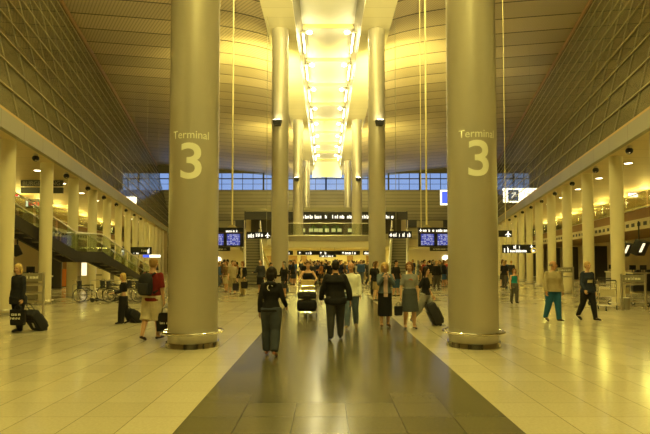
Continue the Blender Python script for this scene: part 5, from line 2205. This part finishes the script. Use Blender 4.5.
def wheelchair(loc, rz, label):
    global wc
    if wc is not None:
        r = copy_tree(wc)
        r.location = loc
        r.rotation_euler = (0, 0, rz)
        r['label'] = label
        return r
    root = wc = empty('wheelchair', loc, rz)
    tag(root, label, 'wheelchair', 'wheelchairs parked below the staircase')
    for s in (-1, 1):
        bm = nb()
        RING(bm, (s * .29, .08, .31), .29, .018, 36, 'x', 8)
        wh = mk('wheel', bm, M['rubber'], root)
        bm = nb()
        RING(bm, (s * .325, .08, .31), .245, .009, 32, 'x', 6)
        mk('hand_rim', bm, M['chrome'], wh)
        bm = nb()
        for a in range(16):
            q = a * PI / 8
            T(bm, [(s * .30, .08 + .03 * math.cos(q), .31 + .03 * math.sin(q)), (s * .29, .08 + .28 * math.cos(q), .31 + .28 * math.sin(q))], .0035, 4)
        CYL(bm, (s * .29 - .03, .08, .31), .035, .06, 12, axis='x')
        mk('spokes', bm, M['chrome'], wh)
        bm = nb()
        CYL(bm, (s * .24 - .015, -.42, .09), .09, .03, 20, axis='x')
        mk('castor', bm, M['rubber'], root)
        bm = nb()
        BB(bm, (s * .24 - .03, -.28, .70), (s * .24 + .03, .10, .735), .01)
        mk('armrest', bm, M['rubber'], root)
        bm = nb()
        B(bm, (s * .13, -.60, .10), (.15, .14, .02), .005, Matrix.Rotation(R(20), 3, 'X'))
        mk('footrest', bm, M['dark_metal'], root)
    bm = nb()
    for s in (-1, 1):
        x = s * .24
        T(bm, [(x, .42, .93), (x, .26, .93), (x, .24, .86), (x, .22, .30), (x, -.30, .26), (x, -.42, .18)], .013, 8)
        T(bm, [(x, .22, .48), (x, -.34, .48), (x, -.46, .36), (x, -.56, .12)], .013, 8)
        T(bm, [(x, .10, .48), (x, .10, .70), (x, -.28, .70), (x, -.30, .48)], .011, 8)
    T(bm, [(-.24, -.30, .26), (.24, .15, .26)], .010, 6)
    T(bm, [(.24, -.30, .26), (-.24, .15, .26)], .010, 6)
    mk('frame', bm, M['chrome'], root)
    bm = nb()
    B(bm, (0, -.06, .485), (.44, .44, .045), .02)
    mk('seat', bm, cloth((.02, .02, .022)), root)
    bm = nb()
    B(bm, (0, .225, .70), (.44, .03, .40), .012)
    mk('backrest', bm, cloth((.02, .02, .022)), root)
    return root


for i, (x, dy, rz) in enumerate(((84.5, 0, 93), (98, 1.0, 88), (113.5, 0, 92), (126, 1.0, 87), (142, 0, 92))):
    p = on_floor(x, 302)
    wheelchair((p.x, p.y + dy, 0), R(rz), 'folding wheelchair parked below the staircase, %s of the row from the nearest column' % ORD[i].replace('nearest', 'first'))
for i, (x0, x1, yb, h) in enumerate(((72.5, 78, 300.5, .72), (81, 143, 297, .78))):
    a, b = on_floor(x0, yb), on_floor(x1, yb)
    root = empty('hoop_barrier', ((a.x + b.x) / 2, a.y + (0 if i == 0 else 1.0), 0))
    tag(root, ['small steel hoop barrier at the end of the wheelchair row', 'long steel rail behind the row of wheelchairs'][i], 'barrier')
    w_ = (b.x - a.x) / 2
    bm = nb()
    T(bm, [(-w_, 0, 0), (-w_, 0, h - .06), (-w_ + .06, 0, h), (w_ - .06, 0, h), (w_, 0, h - .06), (w_, 0, 0)], .022, 10)
    mk('hoop', bm, M['steel'], root)
    bm = nb()
    for s in (-1, 1):
        CYL(bm, (s * w_, 0, 0), .06, .015, 16)
    mk('floor_plate', bm, M['steel'], root)


# ------------------------------------------------------------------ bags and cases
def hand_of(key, k):
    F = people[key]
    return F['W'] @ (F['hand' + k])


def wheeled_case(label, wheel, hand, h, w_, d, col, flip=1, tag_col=None):
    base = Vector(wheel)
    z = (Vector(hand) - base)
    L = z.length
    z.normalize()
    side = z.cross(Vector((0, 0, 1))).normalized() * flip      # horizontal, across the case
    y = z.cross(side)
    root = empty('wheeled_suitcase', base)
    m = Matrix((side, y, z)).transposed()
    root.rotation_euler = m.to_euler()
    tag(root, label, 'suitcase')
    bm = nb()
    B(bm, (0, 0, .05 + h / 2), (w_, d, h), .045, seg=3)
    mk('body', bm, cloth(col, .6), root)
    bm = nb()
    B(bm, (0, -d / 2 - .012, .05 + h * .42), (w_ * .8, .04, h * .58), .018)
    B(bm, (0, d / 2 + .012, .05 + h * .42), (w_ * .8, .04, h * .58), .018)
    mk('pocket', bm, cloth([c * 1.3 for c in col], .6), root)
    bm = nb()
    for s in (-1, 1):
        T(bm, [(s * .10, d * .3, h), (s * .10, d * .3, max(h + .12, L - .05))], .010, 8)
    T(bm, [(-.11, d * .3, max(h + .12, L - .05)), (.11, d * .3, max(h + .12, L - .05))], .016, 8)
    mk('pull_handle', bm, M['dark_metal'], root)
    for s in (-1, 1):
        bm = nb()
        CYL(bm, (s * w_ * .38 - .015, 0, .045), .045, .03, 16, axis='x')
        mk('wheel', bm, M['rubber'], root)
    if tag_col:
        bm = nb()
        B(bm, (w_ * .2, -d / 2 - .04, h * .55), (.05, .012, .16), .004, Matrix.Rotation(R(20), 3, 'Y'))
        mk('luggage_tag', bm, cloth(tag_col), root)
    return root


p = on_floor(440.5, 325.5)
wheeled_case('large dark suitcase tilted on its wheels beside the woman in pale grey trousers', p + Vector((0, .1, .0)), at(428.5, 302, p.y + .1), .62, .46, .27, (.035, .033, .033), 1)
p = on_floor(38.5, 331)
wheeled_case('dark trolley case with a pale tag pulled by the blonde woman in the black coat', p + Vector((0, .2, .0)), hand_of('coat_woman', 'L') + Vector((.02, .1, 0)), .56, .40, .24, (.022, .022, .025), -1, (.6, .56, .45))
p = on_floor(138.5, 322.5)
wheeled_case('small black wheeled bag pulled by the short blonde person', p + Vector((0, .1, .0)), hand_of('small_woman', 'L') + Vector((.02, .05, 0)), .46, .36, .24, (.018, .018, .02), -1)


def carrier(label, hand, rz, w_, h, d, col, drop=.14, marks=None, name='shopping_bag', cat='bag', soft=False):
    p = Vector(hand)
    root = empty(name, (p.x, p.y, p.z - drop - h), rz)
    tag(root, label, cat)
    bm = nb()
    SEC(bm, [(0, 0, 0, 1, 1), (0, 0, h, 1, 1)], 4)
    bmesh.ops.delete(bm, geom=bm.verts[:], context='VERTS')
    k = .9 if not soft else .8
    lo = [(-w_ / 2 * k, -d / 2, 0), (w_ / 2 * k, -d / 2, 0), (w_ / 2 * k, d / 2, 0), (-w_ / 2 * k, d / 2, 0)]
    hi = [(-w_ / 2, -d / 2 * (.5 if soft else .9), h), (w_ / 2, -d / 2 * (.5 if soft else .9), h), (w_ / 2, d / 2 * (.5 if soft else .9), h), (-w_ / 2, d / 2 * (.5 if soft else .9), h)]
    a, b = [bm.verts.new(v) for v in lo], [bm.verts.new(v) for v in hi]
    bm.faces.new(a[::-1])
    bm.faces.new(b)
    for i in range(4):
        bm.faces.new((a[i], a[(i + 1) % 4], b[(i + 1) % 4], b[i]))
    bmesh.ops.bevel(bm, geom=bm.edges[:], offset=.012, segments=2, affect='EDGES')
    mk('body', bm, cloth(col, .45), root)
    for s in (-1, 1):
        bm = nb()
        T(bm, [(-w_ * .22, s * d * .3, h - .02), (-w_ * .18, s * d * .15, h + drop * .7), (0, 0, h + drop + .01), (w_ * .18, s * d * .15, h + drop * .7), (w_ * .22, s * d * .3, h - .02)], .006, 6)
        mk('handle', bm, M['rubber'], root)
    if marks:
        for (ww, hh, zz, n, sd) in marks:
            bm = nb()
            glyphs(bm, ww, hh, n, sd, -d / 2 - .004, .004)
            mk('lettering', bm, M['letter'], root, smooth=False).location.z = zz
    return root


carrier('black carrier bag with pale lettering held by the blonde woman in the coat', hand_of('coat_woman', 'L') + Vector((-.03, -.08, -.02)), R(-4), .42, .38, .12, BLACK, .10, [(.26, .07, .27, 3, 61), (.30, .06, .17, 4, 62)], soft=True)
carrier('black shopping bag with small pale letters held by the man with the backpack', hand_of('backpack_man', 'R') + Vector((.04, -.05, -.02)), R(-8), .42, .42, .13, BLACK, .12, [(.20, .05, .20, 4, 63)])
carrier('small black handbag hanging from the hand of the woman in the grey skirt', hand_of('grey_tee_woman', 'R') + Vector((-.06, -.05, -.02)), R(20), .24, .24, .10, BLACK, .10, name='handbag', soft=True)
carrier('black shoulder bag carried by the woman at the escalator foot', hand_of('black_top_woman', 'L') + Vector((.02, -.02, 0)), R(-15), .36, .34, .14, BLACK, .12, name='handbag', soft=True)
carrier('dark bag held low by the woman at the escalator foot on her other side', hand_of('black_top_woman', 'R') + Vector((-.02, -.02, 0)), R(-15), .34, .36, .14, (.03, .025, .03), .12, name='handbag', soft=True)

# backpack on the man in the red shirt
F = people['backpack_man']
H, hz = F['H'], F['hz']
root = empty('backpack', F['W'] @ Vector((0, F['ty'](.1) + .068 * H * 1.08 + .045, hz + .03 * H)), PI + R(-14))
tag(root, 'large black backpack worn by the man in the dark red t-shirt', 'backpack')
bm = nb()
SEC(bm, [(0, .10, 0, .13, .07), (0, .115, .04, .165, .10), (0, .12, .2, .175, .115), (0, .11, .36, .165, .10), (0, .08, .46, .12, .07), (0, .06, .49, .06, .04)], 22)
mk('body', bm, cloth((.014, .014, .016), .7), root)
bm = nb()
B(bm, (0, .215, .16), (.24, .07, .22), .03, seg=3)
mk('front_pocket', bm, cloth((.03, .03, .033), .7), root)
bm = nb()
for s in (-1, 1):
    T(bm, [(s * .09, .02, .44), (s * .095, -.10, .485), (s * .10, -.215, .43), (s * .11, -.24, .30), (s * .15, -.16, .10), (s * .15, .02, .05)], (.024), 8)
mk('shoulder_strap', bm, cloth((.02, .02, .022), .7), root)
bm = nb()
T(bm, [(-.04, .04, .48), (-.03, .03, .53), (.03, .03, .53), (.04, .04, .48)], .010, 6)
mk('grab_loop', bm, cloth((.02, .02, .022), .7), root)

# ------------------------------------------------------------------ the crowd
av = [(AX + s * 2.96, y, .95) for s in (-1, 1) for y in (33.0, 54.5)] + [(s * (4.62 + .157 * k), 34.5 + k, 1.15) for s in (-1, 1) for k in range(0, 10)]
av += [(-5.75 - .157 * 0, 52 - k, 1.1) for k in range(-1, 6)]
for F in people.values():
    SPOTS.append((F['root'].location.x, F['root'].location.y))
crowd(95, -4.3, 4.3, 36, 58, 'under the central gallery', av + [(.8, 37, 1.5)])
crowd(20, -9.0, -6.6, 34, 44, 'below the stair side flight board', av)
crowd(48, 6.6, 12.0, 33, 52, 'below the check-in side flight board', av)
crowd(3, 2.2, 4.0, 24, 30, 'near the check-in side second pillar', av)
crowd(5, -18, -11.5, 44, 56, 'beyond the foot of the staircase', av)
crowd(4, -3.6, -1.6, 24, 31.5, 'near the stair side second pillar', av)
for x, y in ((506, 283), (511.5, 283.5)):
    p = on_floor(x, y)
    crowd_person(p.x, p.y, R(20 if x < 508 else 150), 0 if x < 508 else 2, 'far down the check-in side aisle')
EXPOSURE = 0.03
# ------------------------------------------------------------------ picture settings
SC.view_settings.view_transform = 'Standard'
SC.view_settings.look = 'None'
SC.view_settings.exposure = EXPOSURE
SC.view_settings.gamma = 1.0
SC.view_settings.use_curve_mapping = False
SC.cycles.max_bounces = 8
SC.cycles.diffuse_bounces = 4
SC.cycles.glossy_bounces = 4
SC.cycles.transparent_max_bounces = 16
SC.cycles.sample_clamp_indirect = 6.0
SC.cycles.caustics_reflective = False
SC.cycles.caustics_refractive = False
